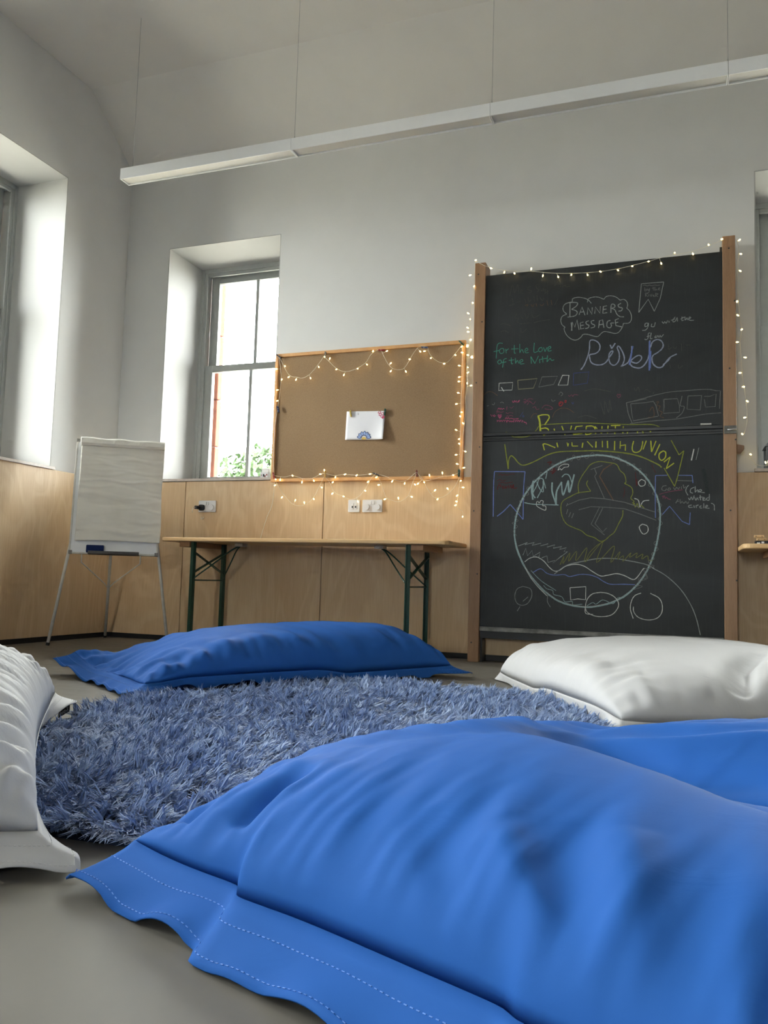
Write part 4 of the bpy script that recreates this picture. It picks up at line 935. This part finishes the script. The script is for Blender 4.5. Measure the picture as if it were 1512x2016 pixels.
for i, (x, z, w, h, c) in enumerate(((-2.868, 1.222, .005, .016, 'brn'), (-2.850, 1.222, .012, .02, 'drk'), (-2.838, 1.216, .01, .014, 'brn'), (-2.825, 1.226, .008, .012, 'red'))):
    MB().box(x - w / 2, x + w / 2, 5.1942, 5.1955, z - h / 2 + .004, z + h / 2 + .004).build('printed_figure', M['peg_' + c], ph)
ln = empty('lantern', (.56, 5.40, 1.209), label='grey metal lantern on the right window sill', cat='lantern')
gm = simple('grey_lantern_metal', lin(112, 116, 120), .45, .5, .3)
MB().box(.475, .645, 5.315, 5.485, 1.209, 1.235).build('lantern_base', gm, ln, bevel=.004)
for x in (.478, .632):
    for y in (5.318, 5.472): MB().box(x, x + .012, y, y + .012, 1.235, 1.36).build('corner_post', gm, ln)
for y in (5.322, 5.474): MB().box(.49, .632, y, y + .003, 1.235, 1.36).build('pane', M['glass'], ln)
for x in (.482, .636): MB().box(x, x + .003, 5.33, 5.472, 1.235, 1.36).build('pane', M['glass'], ln)
MB().add([(.468, 5.308, 1.36), (.652, 5.308, 1.36), (.652, 5.492, 1.36), (.468, 5.492, 1.36), (.53, 5.37, 1.44), (.59, 5.37, 1.44), (.59, 5.43, 1.44), (.53, 5.43, 1.44)], [(0, 3, 2, 1), (4, 5, 6, 7), (0, 1, 5, 4), (1, 2, 6, 5), (2, 3, 7, 6), (3, 0, 4, 7)]).build('lantern_roof', gm, ln, bevel=.003)
MB().tube([(.56 + .035 * math.cos(a * math.pi / 8), 5.40, 1.44 + .035 * math.sin(a * math.pi / 8)) for a in range(9)], .003, 6).build('carry_ring', gm, ln, True)

# ------------------------------------------------------------------ flipchart easel
bl, br = Vector((-3.868, 4.401, .612)), Vector((-3.398, 4.740, .612)); tl, tr = Vector((-3.949, 4.512, 1.412)), Vector((-3.479, 4.851, 1.412))
er = (br - bl).normalized(); eu = (tl - bl).normalized(); en = er.cross(eu); wd = (br - bl).length; ht = (tl - bl).length   # en points to the viewer side
if en.y > 0: en = -en
E = lambda a, b, d: tuple(bl + er * a + eu * b + en * d)
es = empty('flipchart_easel', (-3.72, 4.62, 0), label='white flipchart easel on three grey legs in the corner', cat='easel')
def slab(m, a0, a1, b0, b1, d0, d1):
    v = [E(a, b, d) for d in (d0, d1) for b in (b0, b1) for a in (a0, a1)]
    return m.add(v, [(0, 2, 3, 1), (4, 5, 7, 6), (0, 1, 5, 4), (2, 6, 7, 3), (0, 4, 6, 2), (1, 3, 7, 5)])
slab(MB(), .008, wd - .008, .008, ht - .008, -.012, 0).build('whiteboard', M['white'], es)
m = MB(); slab(m, 0, .012, 0, ht, -.015, .004); slab(m, wd - .012, wd, 0, ht, -.015, .004); slab(m, .012, wd - .012, 0, .012, -.015, .004); slab(m, .012, wd - .012, ht - .012, ht, -.015, .004)
m.build('board_frame', M['leg'], es, bevel=.002)
for a in (0, wd - .022):
    for b in (0, ht - .022): slab(MB(), a - .001, a + .023, b - .001, b + .023, -.017, .006).build('corner_cap', M['peg_gry'], es, bevel=.002)
m = MB(); slab(m, .125, .455, -.004, .004, -.002, .045); slab(m, .125, .455, .004, .016, .041, .045); m.build('pen_tray', M['tray'], es, bevel=.002)
fl_, fr_ = Vector((-3.928, 4.326, 0)), Vector((-3.305, 4.775, 0))
for top, foot in ((E(.045, .35, -.022), fl_), (E(wd - .045, .35, -.022), fr_), (E(wd * .47, .62, -.03), Vector((-4.095, 5.105, 0)))):
    tp = Vector(top); d = (foot - tp).normalized()
    MB().tube([tp, foot - d * .012], .0105, 10).build('leg', M['leg'], es, True)
    MB().tube([foot - d * .02, foot + Vector((0, 0, .001))], .012, 10).build('rubber_foot', M['blackpl'], es)
knee = Vector((-4.095, 5.105, 0)); tp = Vector(E(wd * .47, .62, -.03)); hub = tp + (knee - tp) * ((tp.z - .37) / tp.z)
bw = [Vector(E(.085, -.0, -.01)), Vector(E(.085, -.055, -.01)), hub + er * -.03 + Vector((0, 0, .04)), hub]
bw2 = [Vector(E(wd - .115, -.0, -.01)), Vector(E(wd - .115, -.055, -.01)), hub + er * .03 + Vector((0, 0, .04)), hub]
for b in (bw, bw2): MB().tube(b, .0045, 8).build('spreader_rod', M['leg'], es, True)
pd = empty('flipchart_pad', E(.3, .06, .01), label='creased blank cream paper pad hanging on the flipchart easel', cat='paper pad')
nu, nv = 70, 90; rs = random.Random(4)
cre = [(rs.uniform(-.1, 1.1), rs.uniform(0, 1), rs.uniform(-.25, .25), rs.uniform(.25, .7), rs.uniform(-.0055, .0055), rs.uniform(.006, .02)) for _ in range(44)] + [(.45, .59, -.02, 1.0, .006, .008), (.4, .36, -.12, .9, -.005, .03), (.5, .84, -.10, .8, -.007, .012), (.55, .80, .05, .7, .005, .02), (.2, .20, -.35, .5, .005, .02)]
V = []
for j in range(nv + 1):
    for i in range(nu + 1):
        u, v = i / nu, j / nv; d = .006 + .012 * (1 - v) ** 2 + .004 * math.sin(u * 7 + v * 3)
        for cx, cy, sl, ln_, am, w in cre:
            dv = v - cy - sl * (u - cx) * .4 - .012 * math.sin(u * 11 + cy * 40); al = abs(u - cx) / ln_
            if al < 1: d += am * math.exp(-(dv / w) ** 2) * (1 - al * al)
        wob = .003 * math.sin(v * 9) * (u > .98)
        V.append(E(.035 + (wd - .027) * u + wob, .085 + (ht - .085) * v + .006 * math.sin(u * 3) * (1 - v), .009 + d))
mp = MB().add(V, [(j * (nu + 1) + i, j * (nu + 1) + i + 1, (j + 1) * (nu + 1) + i + 1, (j + 1) * (nu + 1) + i) for j in range(nv) for i in range(nu)])
o = mp.build('front_sheet', M['pad'], pd, True); s = o.modifiers.new('thick', 'SOLIDIFY'); s.thickness = .0012; s.offset = -1
m = MB(); pr = [(-.014, -.012), (.034, -.016), (.044, .0), (.042, .030), (.030, .044), (-.014, .046)]; n_ = 24; V = []
for i in range(n_ + 1):
    u = i / n_
    for d, b in pr: V.append(E(.030 + (wd - .018) * u, ht - .035 + b + .003 * math.sin(u * 17) * (b > .01), d + .0025 * math.sin(u * 23 + b * 90)))
k = len(pr); m.add(V, [(i * k + q, i * k + (q + 1) % k, (i + 1) * k + (q + 1) % k, (i + 1) * k + q) for i in range(n_) for q in range(k)] + [tuple(range(k)), tuple(n_ * k + q for q in range(k))])
m.build('rolled_top_fold', M['pad'], pd, bevel=.003)
ere = slab(MB(), .112, .225, .008, .058, .006, .034).build('board_eraser', M['erase'], bevel=.005)
prop(ere, 'dark blue felt eraser resting on the flipchart tray', 'eraser')

# ------------------------------------------------------------------ shag rug
RC = (-1.06, 2.43); RH = (.86, 1.16)
def rug_in(x, y):
    a = math.radians(4); dx, dy = x - RC[0], y - RC[1]; u = (dx * math.cos(a) + dy * math.sin(a)) / RH[0]; v = (-dx * math.sin(a) + dy * math.cos(a)) / RH[1]
    return np.abs(u) ** 3.2 + np.abs(v) ** 3.2
# ------------------------------------------------------------------ bean bags
def sstep(a, b, x):
    t = np.clip((x - a) / (b - a), 0, 1); return t * t * (3 - 2 * t)
def wob(x, y, freq, seed, k=7):
    r = np.random.RandomState(seed); z = 0
    for i in range(k):
        th = r.uniform(0, math.pi * 2); f = freq * r.uniform(.6, 1.6); z = z + np.sin((x * math.cos(th) + y * math.sin(th)) * f + r.uniform(0, 6.28))
    return z / k
def wob1(a, freq, seed, k=5):
    r = np.random.RandomState(seed); z = 0
    for i in range(k): z = z + np.sin(a * freq * r.uniform(.5, 1.9) + r.uniform(0, 6.28))
    z = z / k * 1.6; return np.sign(z) * np.abs(z) ** .8
def rug_lift(x, y): return .024 * (1 - sstep(.85, 1.25, rug_in(x, y)))
def polyd(x, y, pts):
    best = np.full(np.shape(x), 9e9); al = np.zeros(np.shape(x)); side = np.zeros(np.shape(x)); L = [0]
    for p, q in zip(pts, pts[1:]): L.append(L[-1] + math.hypot(q[0] - p[0], q[1] - p[1]))
    for i, (p, q) in enumerate(zip(pts, pts[1:])):
        dx, dy = q[0] - p[0], q[1] - p[1]; l2 = dx * dx + dy * dy
        t = np.clip(((x - p[0]) * dx + (y - p[1]) * dy) / l2, 0, 1); ex, ey = x - p[0] - t * dx, y - p[1] - t * dy; d = np.hypot(ex, ey)
        c = d < best; best = np.where(c, d, best); al = np.where(c, (L[i] + t * math.sqrt(l2)) / L[-1], al); side = np.where(c, np.sign(dx * ey - dy * ex), side)
    return best, al, side
def make_bag(label, group, mat, thread, cor, H, p=2.3, q=.55, conc=.07, seam=.045, hem=.07, seed=1, ridges=(), lifts=(), puck=.012, und=.012, bumps=(), hem_out=.012, hem_wave=.012, tag=None, nu=190, nv=150, ku=0, kv=0, pl=.12, pf=26, tuck=(0, 0, 0, 0), tkr=(.84, .97), kinks=(), rc=0, slant=.25):
    A, B, C, D = [np.array(c, float) for c in cor]
    LU = (np.linalg.norm(B - A) + np.linalg.norm(C - D)) / 2; LV = (np.linalg.norm(D - A) + np.linalg.norm(C - B)) / 2
    es_, et_ = 1 - 2 * hem / LU, 1 - 2 * hem / LV
    def plan(s, t):
        s2 = s * (1 - conc * (1 - t * t) - rc * t ** 6 * s * s); t2 = t * (1 - conc * (1 - s * s) - rc * s ** 6 * t * t); u, v = (s2 + 1) / 2, (t2 + 1) / 2
        P = [(1 - u) * (1 - v) * A[i] + u * (1 - v) * B[i] + u * v * C[i] + (1 - u) * v * D[i] for i in (0, 1)]
        for kx, ky, am in kinks:      # folds that step the A-B edge in and out
            e = (B - A) / np.linalg.norm(B - A); nn = np.array([-e[1], e[0]]); dx_, dy_ = P[0] - kx, P[1] - ky; dl = dx_ * e[0] + dy_ * e[1]; dt = dx_ * nn[0] + dy_ * nn[1]
            w = -am * np.tanh(dl / .010) * np.exp(-(dl / .10) ** 2) * np.exp(-(np.maximum(dt, 0) / .11) ** 2); P = [P[0] + w * nn[0], P[1] + w * nn[1]]
        return P[0], P[1]
    def seamz(x, y):
        z = seam + .012 * wob(x, y, 5, seed + 3)
        for lx, ly, am, rad in lifts: z = z + am * np.exp(-((x - lx) ** 2 + (y - ly) ** 2) / rad ** 2)
        return np.maximum(z, .012)
    hu, hv = LU / 2, LV / 2
    def top(sg, tu, x, y):
        pr = np.maximum((1 - np.abs(sg) ** p) * (1 - np.abs(tu) ** p), 0) ** q
        z = seamz(x, y) + H * pr * (1 + ku * sg + kv * tu)
        z = z + und * wob(x, y, 7, seed) * pr
        for bx_, by_, am, rad in bumps: z = z + am * np.exp(-((x - bx_) ** 2 + (y - by_) ** 2) / rad ** 2) * np.minimum(1, pr * 2)
        for d, a, sd_ in (((1 - np.abs(sg)) * hu, tu * hv + np.sign(sg) * 3, 11), ((1 - np.abs(tu)) * hv, sg * hu + np.sign(tu) * 5, 12)):
            z = z + puck * wob1(a + slant * d, pf, seed + sd_) * np.exp(-d / pl) * (1 - np.exp(-d / .025))
            z = z + puck * .6 * wob1(a + (slant - .35) * d, pf * 2, seed + sd_ + 4) * np.exp(-d / (pl * .6)) * (1 - np.exp(-d / .02))
        ed = np.minimum((1 - np.abs(sg)) * hu, (1 - np.abs(tu)) * hv); fade = sstep(0, .06, ed)
        for pts, am, w0, w1, *ex in ridges:
            d, al, sd = polyd(x, y, pts); w = np.where(sd > 0, w0, w1)
            z = z + am * np.exp(-(d / w) ** 2 if not ex else -np.abs(d / w)) * np.sin(math.pi * np.clip(al * .96 + .02, 0, 1)) ** .6 * fade
        return np.maximum(z, seamz(x, y) * (1 - sstep(0, .03, ed)) + .02 * sstep(0, .03, ed))
    loc = (float((A + C)[0] / 2), float((A + C)[1] / 2), 0.0)
    t = empty('bean_bag', loc, label=label, cat='bean bag', group=group)
    # top and bottom of the filled body
    g1 = np.sin(np.linspace(-1, 1, nu + 1) * math.pi / 2 * .9) / math.sin(math.pi / 2 * .9); g2 = np.sin(np.linspace(-1, 1, nv + 1) * math.pi / 2 * .9) / math.sin(math.pi / 2 * .9)
    SG, TU = np.meshgrid(g1, g2); X, Y = plan(SG * es_, TU * et_); Z = top(SG, TU, X, Y) + rug_lift(X, Y)
    sz = seamz(X, Y); ed = np.minimum((1 - np.abs(SG)) * hu, (1 - np.abs(TU)) * hv)
    edge = ed < 1e-6; Z = np.where(edge, sz + rug_lift(X, Y), Z)
    ZB = sz * (1 - sstep(0, .13, ed)) + .002 + rug_lift(X, Y); ZB = np.where(edge, Z, np.minimum(ZB, Z - .002))
    V = np.concatenate([np.stack([X, Y, Z], -1).reshape(-1, 3), np.stack([X, Y, ZB], -1).reshape(-1, 3)])
    n1 = nu + 1; N = n1 * (nv + 1); I = np.arange(N).reshape(nv + 1, n1)
    Q = np.stack([I[:-1, :-1], I[:-1, 1:], I[1:, 1:], I[1:, :-1]], -1).reshape(-1, 4); F4 = np.concatenate([Q, Q[:, ::-1] + N])
    me = bpy.data.meshes.new('filled_cover'); me.from_pydata(V.tolist(), [], F4.tolist()); me.update()
    b = bmesh.new(); b.from_mesh(me); bmesh.ops.remove_doubles(b, verts=b.verts, dist=1e-5); bmesh.ops.recalc_face_normals(b, faces=b.faces); b.to_mesh(me); b.free()
    me.polygons.foreach_set('use_smooth', [True] * len(me.polygons)); obj('filled_cover', me, mat, t)
    # flat sewn hem all round
    k = 150; per = []
    ln = np.linspace(-1, 1, k, endpoint=False)
    per = [(a, -1) for a in ln] + [(1, a) for a in ln] + [(-a, 1) for a in ln] + [(-1, -a) for a in ln]; per = np.array(per); nP = len(per)
    mm = 7; rows = []
    def hem_pt(pr_, l):
        onu = np.abs(pr_[:, 0]) >= .99999; onv = np.abs(pr_[:, 1]) >= .99999
        al = np.where(onu, np.abs(pr_[:, 1]), np.abs(pr_[:, 0]))
        tk = np.where(onu & ~onv, np.where(pr_[:, 0] > 0, tuck[1], tuck[3]), np.where(pr_[:, 1] > 0, tuck[2], tuck[0])) * (1 - sstep(tkr[0], tkr[1], al))
        le_ = l * (1 - tk * 1.25)
        s = pr_[:, 0] * (es_ + (1 - es_) * le_); tt = pr_[:, 1] * (et_ + (1 - et_) * le_); x, y = plan(s, tt); z0 = seamz(x, y)
        xi, yi = plan(pr_[:, 0] * es_, pr_[:, 1] * et_); zi = seamz(xi, yi)
        arc = np.where(np.abs(pr_[:, 0]) >= .99999, pr_[:, 1] * hv + pr_[:, 0] * 3, pr_[:, 0] * hu + pr_[:, 1] * 5)
        w = hem_wave * wob1(arc, 24, seed + 30) * l
        lift = 0
        for lx, ly, am, rad in lifts: lift = lift + am * np.exp(-((x - lx) ** 2 + (y - ly) ** 2) / rad ** 2)
        zo = np.maximum(hem_out + lift * .8 + w, .004); return x, y, zi + (zo - zi) * (l ** .8) + rug_lift(x, y)
    for j in range(mm + 1): rows.append(np.stack(hem_pt(per, j / mm), -1))
    V = np.concatenate(rows); F4 = [(j * nP + i, j * nP + (i + 1) % nP, (j + 1) * nP + (i + 1) % nP, (j + 1) * nP + i) for j in range(mm) for i in range(nP)]
    me = bpy.data.meshes.new('sewn_hem'); me.from_pydata(V.tolist(), [], F4); me.update(); fixn(me); me.polygons.foreach_set('use_smooth', [True] * len(me.polygons))
    o = obj('sewn_hem', me, mat, t); so = o.modifiers.new('thick', 'SOLIDIFY'); so.thickness = .003; so.offset = 0
    # stitch lines: short dashes lying on the hem
    k2 = int((LU + LV) * 2 / .0085); per2 = []
    tt_ = np.linspace(0, 4, k2 * 2, endpoint=False)
    for v_ in tt_:
        e_, f_ = int(v_), (v_ % 1) * 2 - 1; per2.append([(f_, -1), (1, f_), (-f_, 1), (-1, -f_)][e_])
    per2 = np.array(per2)
    for l in (.34, .86):
        x, y, z = hem_pt(per2, l); x2, y2, z2 = hem_pt(per2, l + .012); V = []; Fq = []
        for i in range(0, len(per2) - 1, 2):
            n0 = len(V); j = i + 1
            V += [(x[i], y[i], z[i] + .0022), (x[j], y[j], z[j] + .0022), (x2[j], y2[j], z2[j] + .0022), (x2[i], y2[i], z2[i] + .0022)]; Fq.append((n0, n0 + 1, n0 + 2, n0 + 3))
        me = bpy.data.meshes.new('stitching'); me.from_pydata(V, [], Fq); o = obj('stitching', me, thread, t); o.modifiers.new('thick', 'SOLIDIFY').thickness = .0008
    if tag:
        (cx, cy, cz), dr, sz_ = tag; d = Vector(dr).normalized(); dn = Vector((0, 0, -1)); ou = d.cross(dn).normalized()
        P = lambda a, b, c: tuple(Vector((cx, cy, cz)) + d * a + dn * b + ou * c)
        m = MB(); w, h = sz_; m.add([P(a, b, c) for c in (-.001, .001) for b in (0, h) for a in (0, w)], [(0, 2, 3, 1), (4, 5, 7, 6), (0, 1, 5, 4), (2, 6, 7, 3), (0, 4, 6, 2), (1, 3, 7, 5)]); tg = m.build('label_tag', M['label'], t)
        for sd in (-1, 1):
            m = MB()
            for pa, pb in (((.16, .25), (.16, .75)), ((.16, .5), (.30, .25)), ((.16, .5), (.30, .75)), ((.38, .45), (.50, .45)), ((.38, .45), (.38, .75)), ((.38, .75), (.52, .75)), ((.50, .45), (.50, .75)), ((.58, .45), (.66, .75)), ((.58, .75), (.66, .45)), ((.74, .75), (.74, .45)), ((.74, .45), (.86, .45)), ((.86, .45), (.86, .75))):
                m.bar(P(pa[0] * w, pa[1] * h, sd * .0013), P(pb[0] * w, pb[1] * h, sd * .0013), .0022, .0004, tuple(ou))
            m.build('label_lettering', M['labeltxt'], tg)
    return t
GB = 'giant bean bags around the rug'
BAGF = [(-.915, 1.080), (.67, .33), (1.26, 1.70), (-.35, 2.41)]
BAGB = [(-1.97, 2.62), (-1.03, 4.22), (-1.93, 4.62), (-2.85, 3.18)]
BAGL = [(-.925, 1.125), (-1.93, 2.28), (-3.05, 1.42), (-1.97, .20)]
BAGR = [(-.97, 4.22), (-.22, 2.80), (.98, 3.40), (.20, 4.80)]
make_bag('large glossy blue bean bag in the foreground, nearest of all', GB, M['blue'], M['thread_b'], BAGF, .180, 2.6, .43, .045, .072, .072, 3, hem_wave=.012, hem_out=.010, pf=46, kinks=((-.585, .985, .014), (-.19, .77, .007)),
    ridges=[([(-.24, 1.62), (-.06, 1.40), (.06, 1.30), (.16, 1.24), (.45, 1.10), (.8, .95)], -.115, .22, .085), ([(-.25, 1.78), (.0, 1.76), (.28, 1.82)], -.022, .03, .03), ([(-.23, 1.66), (.0, 1.60), (.3, 1.58)], .02, .025, .03), ([(-.22, 1.52), (-.02, 1.42), (.2, 1.36)], -.02, .02, .03), ([(-.05, 1.25), (.1, 1.1), (.3, .95)], -.012, .02, .02),
            ([(-.22, 1.70), (-.02, 1.52), (.20, 1.45)], -.018, .03, .05), ([(-.2, 1.8), (.05, 1.68), (.3, 1.66)], .014, .03, .04),
            ([(-.20, .98), (-.165, .88), (-.12, .78), (-.09, .73)], .022, .035, .024), ([(-.13, 1.0), (-.105, .88), (-.08, .78)], -.008, .04, .04), ([(-.05, .98), (-.05, .86), (-.06, .76)], .014, .03, .03),
            ([(-.30, 1.02), (-.26, .93), (-.22, .86)], -.010, .03, .03),
            ([(-.54, 1.18), (-.575, 1.13), (-.61, 1.07)], -.040, .018, .030), ([(-.69, 1.17), (-.725, 1.12)], -.025, .015, .03),
            ([(-.46, 1.16), (-.50, 1.08), (-.53, 1.03)], .008, .02, .02), ([(.10, .86), (.08, .75), (.05, .68)], -.02, .02, .03)],
    bumps=[(-.32, 1.18, .03, .28), (-.6, 1.22, .02, .18), (.40, 1.95, .05, .32), (-.2, 2.1, -.06, .25)], lifts=[(-.92, 1.08, .012, .1)], und=.004, puck=.0065, pl=.22, nu=260, nv=200)
make_bag('blue bean bag lying by the folding table beyond the rug', GB, M['blue'], M['thread_b'], BAGB, .21, 2.8, .38, .05, .05, .07, 8, ku=.12, tuck=(.75, .6, 0, 0),
    lifts=[(-1.97, 2.62, .03, .12), (-1.03, 4.22, .02, .1), (-2.85, 3.18, .075, .2)], und=.012, puck=.018, pl=.16, bumps=[(-2.5, 2.95, -.10, .42), (-1.45, 4.1, .03, .3)])
make_bag('off-white bean bag cut off by the left edge, with black label', GB, M['whitef'], M['thread_w'], BAGL, .262, 2.6, .30, .05, .06, .065, 21, tkr=(.60, .985),
    lifts=[(-1.93, 2.28, .05, .15), (-1.36, .72, .095, .26)], puck=.012, pf=50, pl=.34, slant=.75, und=.012, tag=((-1.946, 2.266, 0.050), (-0.036, -0.010, -0.024), (0.045, .026)), tuck=(1, 0, 0, 0),
    ridges=[([(-1.05, 1.05), (-1.2, 1.0), (-1.5, 1.05)], -.05, .05, .03), ([(-1.0, 1.02), (-1.15, .93), (-1.4, .85)], .03, .03, .04)])
make_bag('white bean bag on the right in front of the blackboard', GB, M['whitef'], M['thread_w'], BAGR, .225, 3.0, .36, .0, .045, .04, 33, rc=.07, und=.008, puck=.010, pl=.2, hem_out=.006, hem_wave=.002, tuck=(1, 1, 1, 1),
    ridges=[([(.30, 3.55), (.22, 3.3), (.20, 3.0)], -.05, .03, .06), ([(-.1, 3.9), (.2, 3.75), (.5, 3.8)], -.015, .05, .05)])

# ------------------------------------------------------------------ shag rug pile
rg = empty('shag_rug', (RC[0], RC[1], 0), label='fluffy blue-grey shag rug on the floor between the bean bags', cat='rug')
ang = np.linspace(0, 2 * math.pi, 96, endpoint=False); ca, sa = math.cos(math.radians(4)), math.sin(math.radians(4))
def rug_pt(u, v): return RC[0] + u * ca - v * sa, RC[1] + u * sa + v * ca
ring = []
for a in ang:
    c, s = math.cos(a), math.sin(a); r = (abs(c) ** 3.2 + abs(s) ** 3.2) ** (-1 / 3.2); ring.append(rug_pt(RH[0] * r * c, RH[1] * r * s))
t_ = NT('rug_pile'); t_.set(.75, .2, 0, .5); at = t_.n('ShaderNodeAttribute', attribute_name='tone')
t_.base(t_.ramp(at.outputs['Fac'], [(0, lin(98, 122, 168)), (.5, lin(136, 160, 204)), (1, lin(182, 202, 232))])); M['pile'] = t_.m
MB().prism(ring, .001, .012, lambda a, b, h: (a, b, h)).build('rug_backing', simple('rug_backing', lin(30, 40, 60), .9, .1), rg)
R = np.random.RandomState(7)
NC = 11500                                   # tufts
cu, cv = R.uniform(-1, 1, NC * 2), R.uniform(-1, 1, NC * 2); cu, cv = cu * RH[0], cv * RH[1]
ok = (np.abs(cu / RH[0]) ** 3.2 + np.abs(cv / RH[1]) ** 3.2) < 1.0
cu, cv = cu[ok][:NC], cv[ok][:NC]; cx, cy = RC[0] + cu * ca - cv * sa, RC[1] + cu * sa + cv * ca
def inside(poly, x, y, shrink=.95):
    c = np.mean(poly, 0); P = [(c[0] + (a - c[0]) * shrink, c[1] + (b - c[1]) * shrink) for a, b in poly]; r = None
    for (x0, y0), (x1, y1) in zip(P, P[1:] + P[:1]):
        s = (x1 - x0) * (y - y0) - (y1 - y0) * (x - x0); r = (s > 0) if r is None else (r & (s > 0))
    q = None
    for (x0, y0), (x1, y1) in zip(P, P[1:] + P[:1]):
        s = (x1 - x0) * (y - y0) - (y1 - y0) * (x - x0); q = (s < 0) if q is None else (q & (s < 0))
    return r | q
hid = np.zeros(len(cx), bool)
for poly, sh in ((BAGF, .95), (BAGB, .93), (BAGL, .86), (BAGR, .90)): hid |= inside(poly, cx, cy, sh)
for px_, py_ in (BAGL[0], BAGL[1], BAGF[0]): hid |= (np.hypot(cx - px_, cy - py_) < .22) & inside(BAGL if px_ != BAGF[0][0] else BAGF, cx, cy, 1.0)
cx, cy = cx[~hid], cy[~hid]; NC = len(cx)
flow = 2.6 * wob(cx, cy, 5.5, 70) + 1.6 * wob(cx, cy, 16, 71) + R.normal(0, 1.1, NC)
lean = .92 + .35 * wob(cx, cy, 9, 72) + R.normal(0, .28, NC); edge = rug_in(cx, cy)
th = np.where(edge > .8, np.arctan2(cy - RC[1], cx - RC[0]) + R.normal(0, .5, NC), flow)
S = 13; N = NC * S; rep = lambda a: np.repeat(a, S)
px, py = rep(cx) + R.normal(0, .0075, N), rep(cy) + R.normal(0, .0075, N)
a1 = rep(th) + R.normal(0, .22, N); ln_ = R.uniform(.042, .064, N) * rep(R.uniform(.8, 1.15, NC)); le = np.clip(rep(lean) + R.normal(0, .1, N), .15, 1.38)
dx, dy = np.cos(a1), np.sin(a1); bx_ = rep(cx) + rep(np.cos(th)) * 0; tone = np.clip(rep(R.uniform(.15, .85, NC)) + R.normal(0, .16, N), 0, 1)
wv = R.uniform(0, math.pi, N); wx, wy = np.cos(wv) * .0017, np.sin(wv) * .0017
lv = []; cw, cp = R.normal(0, .006, N), R.uniform(2.5, 5.5, N)
for f, wf in ((0, 1.0), (.4, 1.1), (.75, .9), (1.0, .25)):
    out = ln_ * np.sin(le) * (f ** 1.5); up = .010 + ln_ * np.cos(le * (.5 + .5 * f)) * f * (1 - .25 * f * le)
    sw = cw * np.sin(cp * f) * f
    X = px + dx * out - dy * sw + (rep(cx) - px) * .92 * f; Y = py + dy * out + dx * sw + (rep(cy) - py) * .92 * f
    lv.append((np.stack([X - wx * wf, Y - wy * wf, up], -1), np.stack([X + wx * wf, Y + wy * wf, up], -1)))
V = np.stack([p for ab in lv for p in ab], 1).reshape(-1, 3); b0 = np.arange(N)[:, None] * 8
Fq = np.concatenate([b0 + np.array([[0, 1, 3, 2]]) + 2 * j for j in range(3)], 0)
me = bpy.data.meshes.new('rug_pile'); me.vertices.add(len(V)); me.vertices.foreach_set('co', V.astype(np.float32).ravel())
me.loops.add(Fq.size); me.loops.foreach_set('vertex_index', Fq.astype(np.int32).ravel()); me.polygons.add(len(Fq)); me.polygons.foreach_set('loop_start', np.arange(0, Fq.size, 4, dtype=np.int32))
me.update(calc_edges=True); me.polygons.foreach_set('use_smooth', np.ones(len(Fq), bool))
at = me.attributes.new('tone', 'FLOAT', 'POINT'); at.data.foreach_set('value', np.repeat(tone, 8).astype(np.float32))
obj('rug_pile', me, M['pile'], rg, kind='stuff')
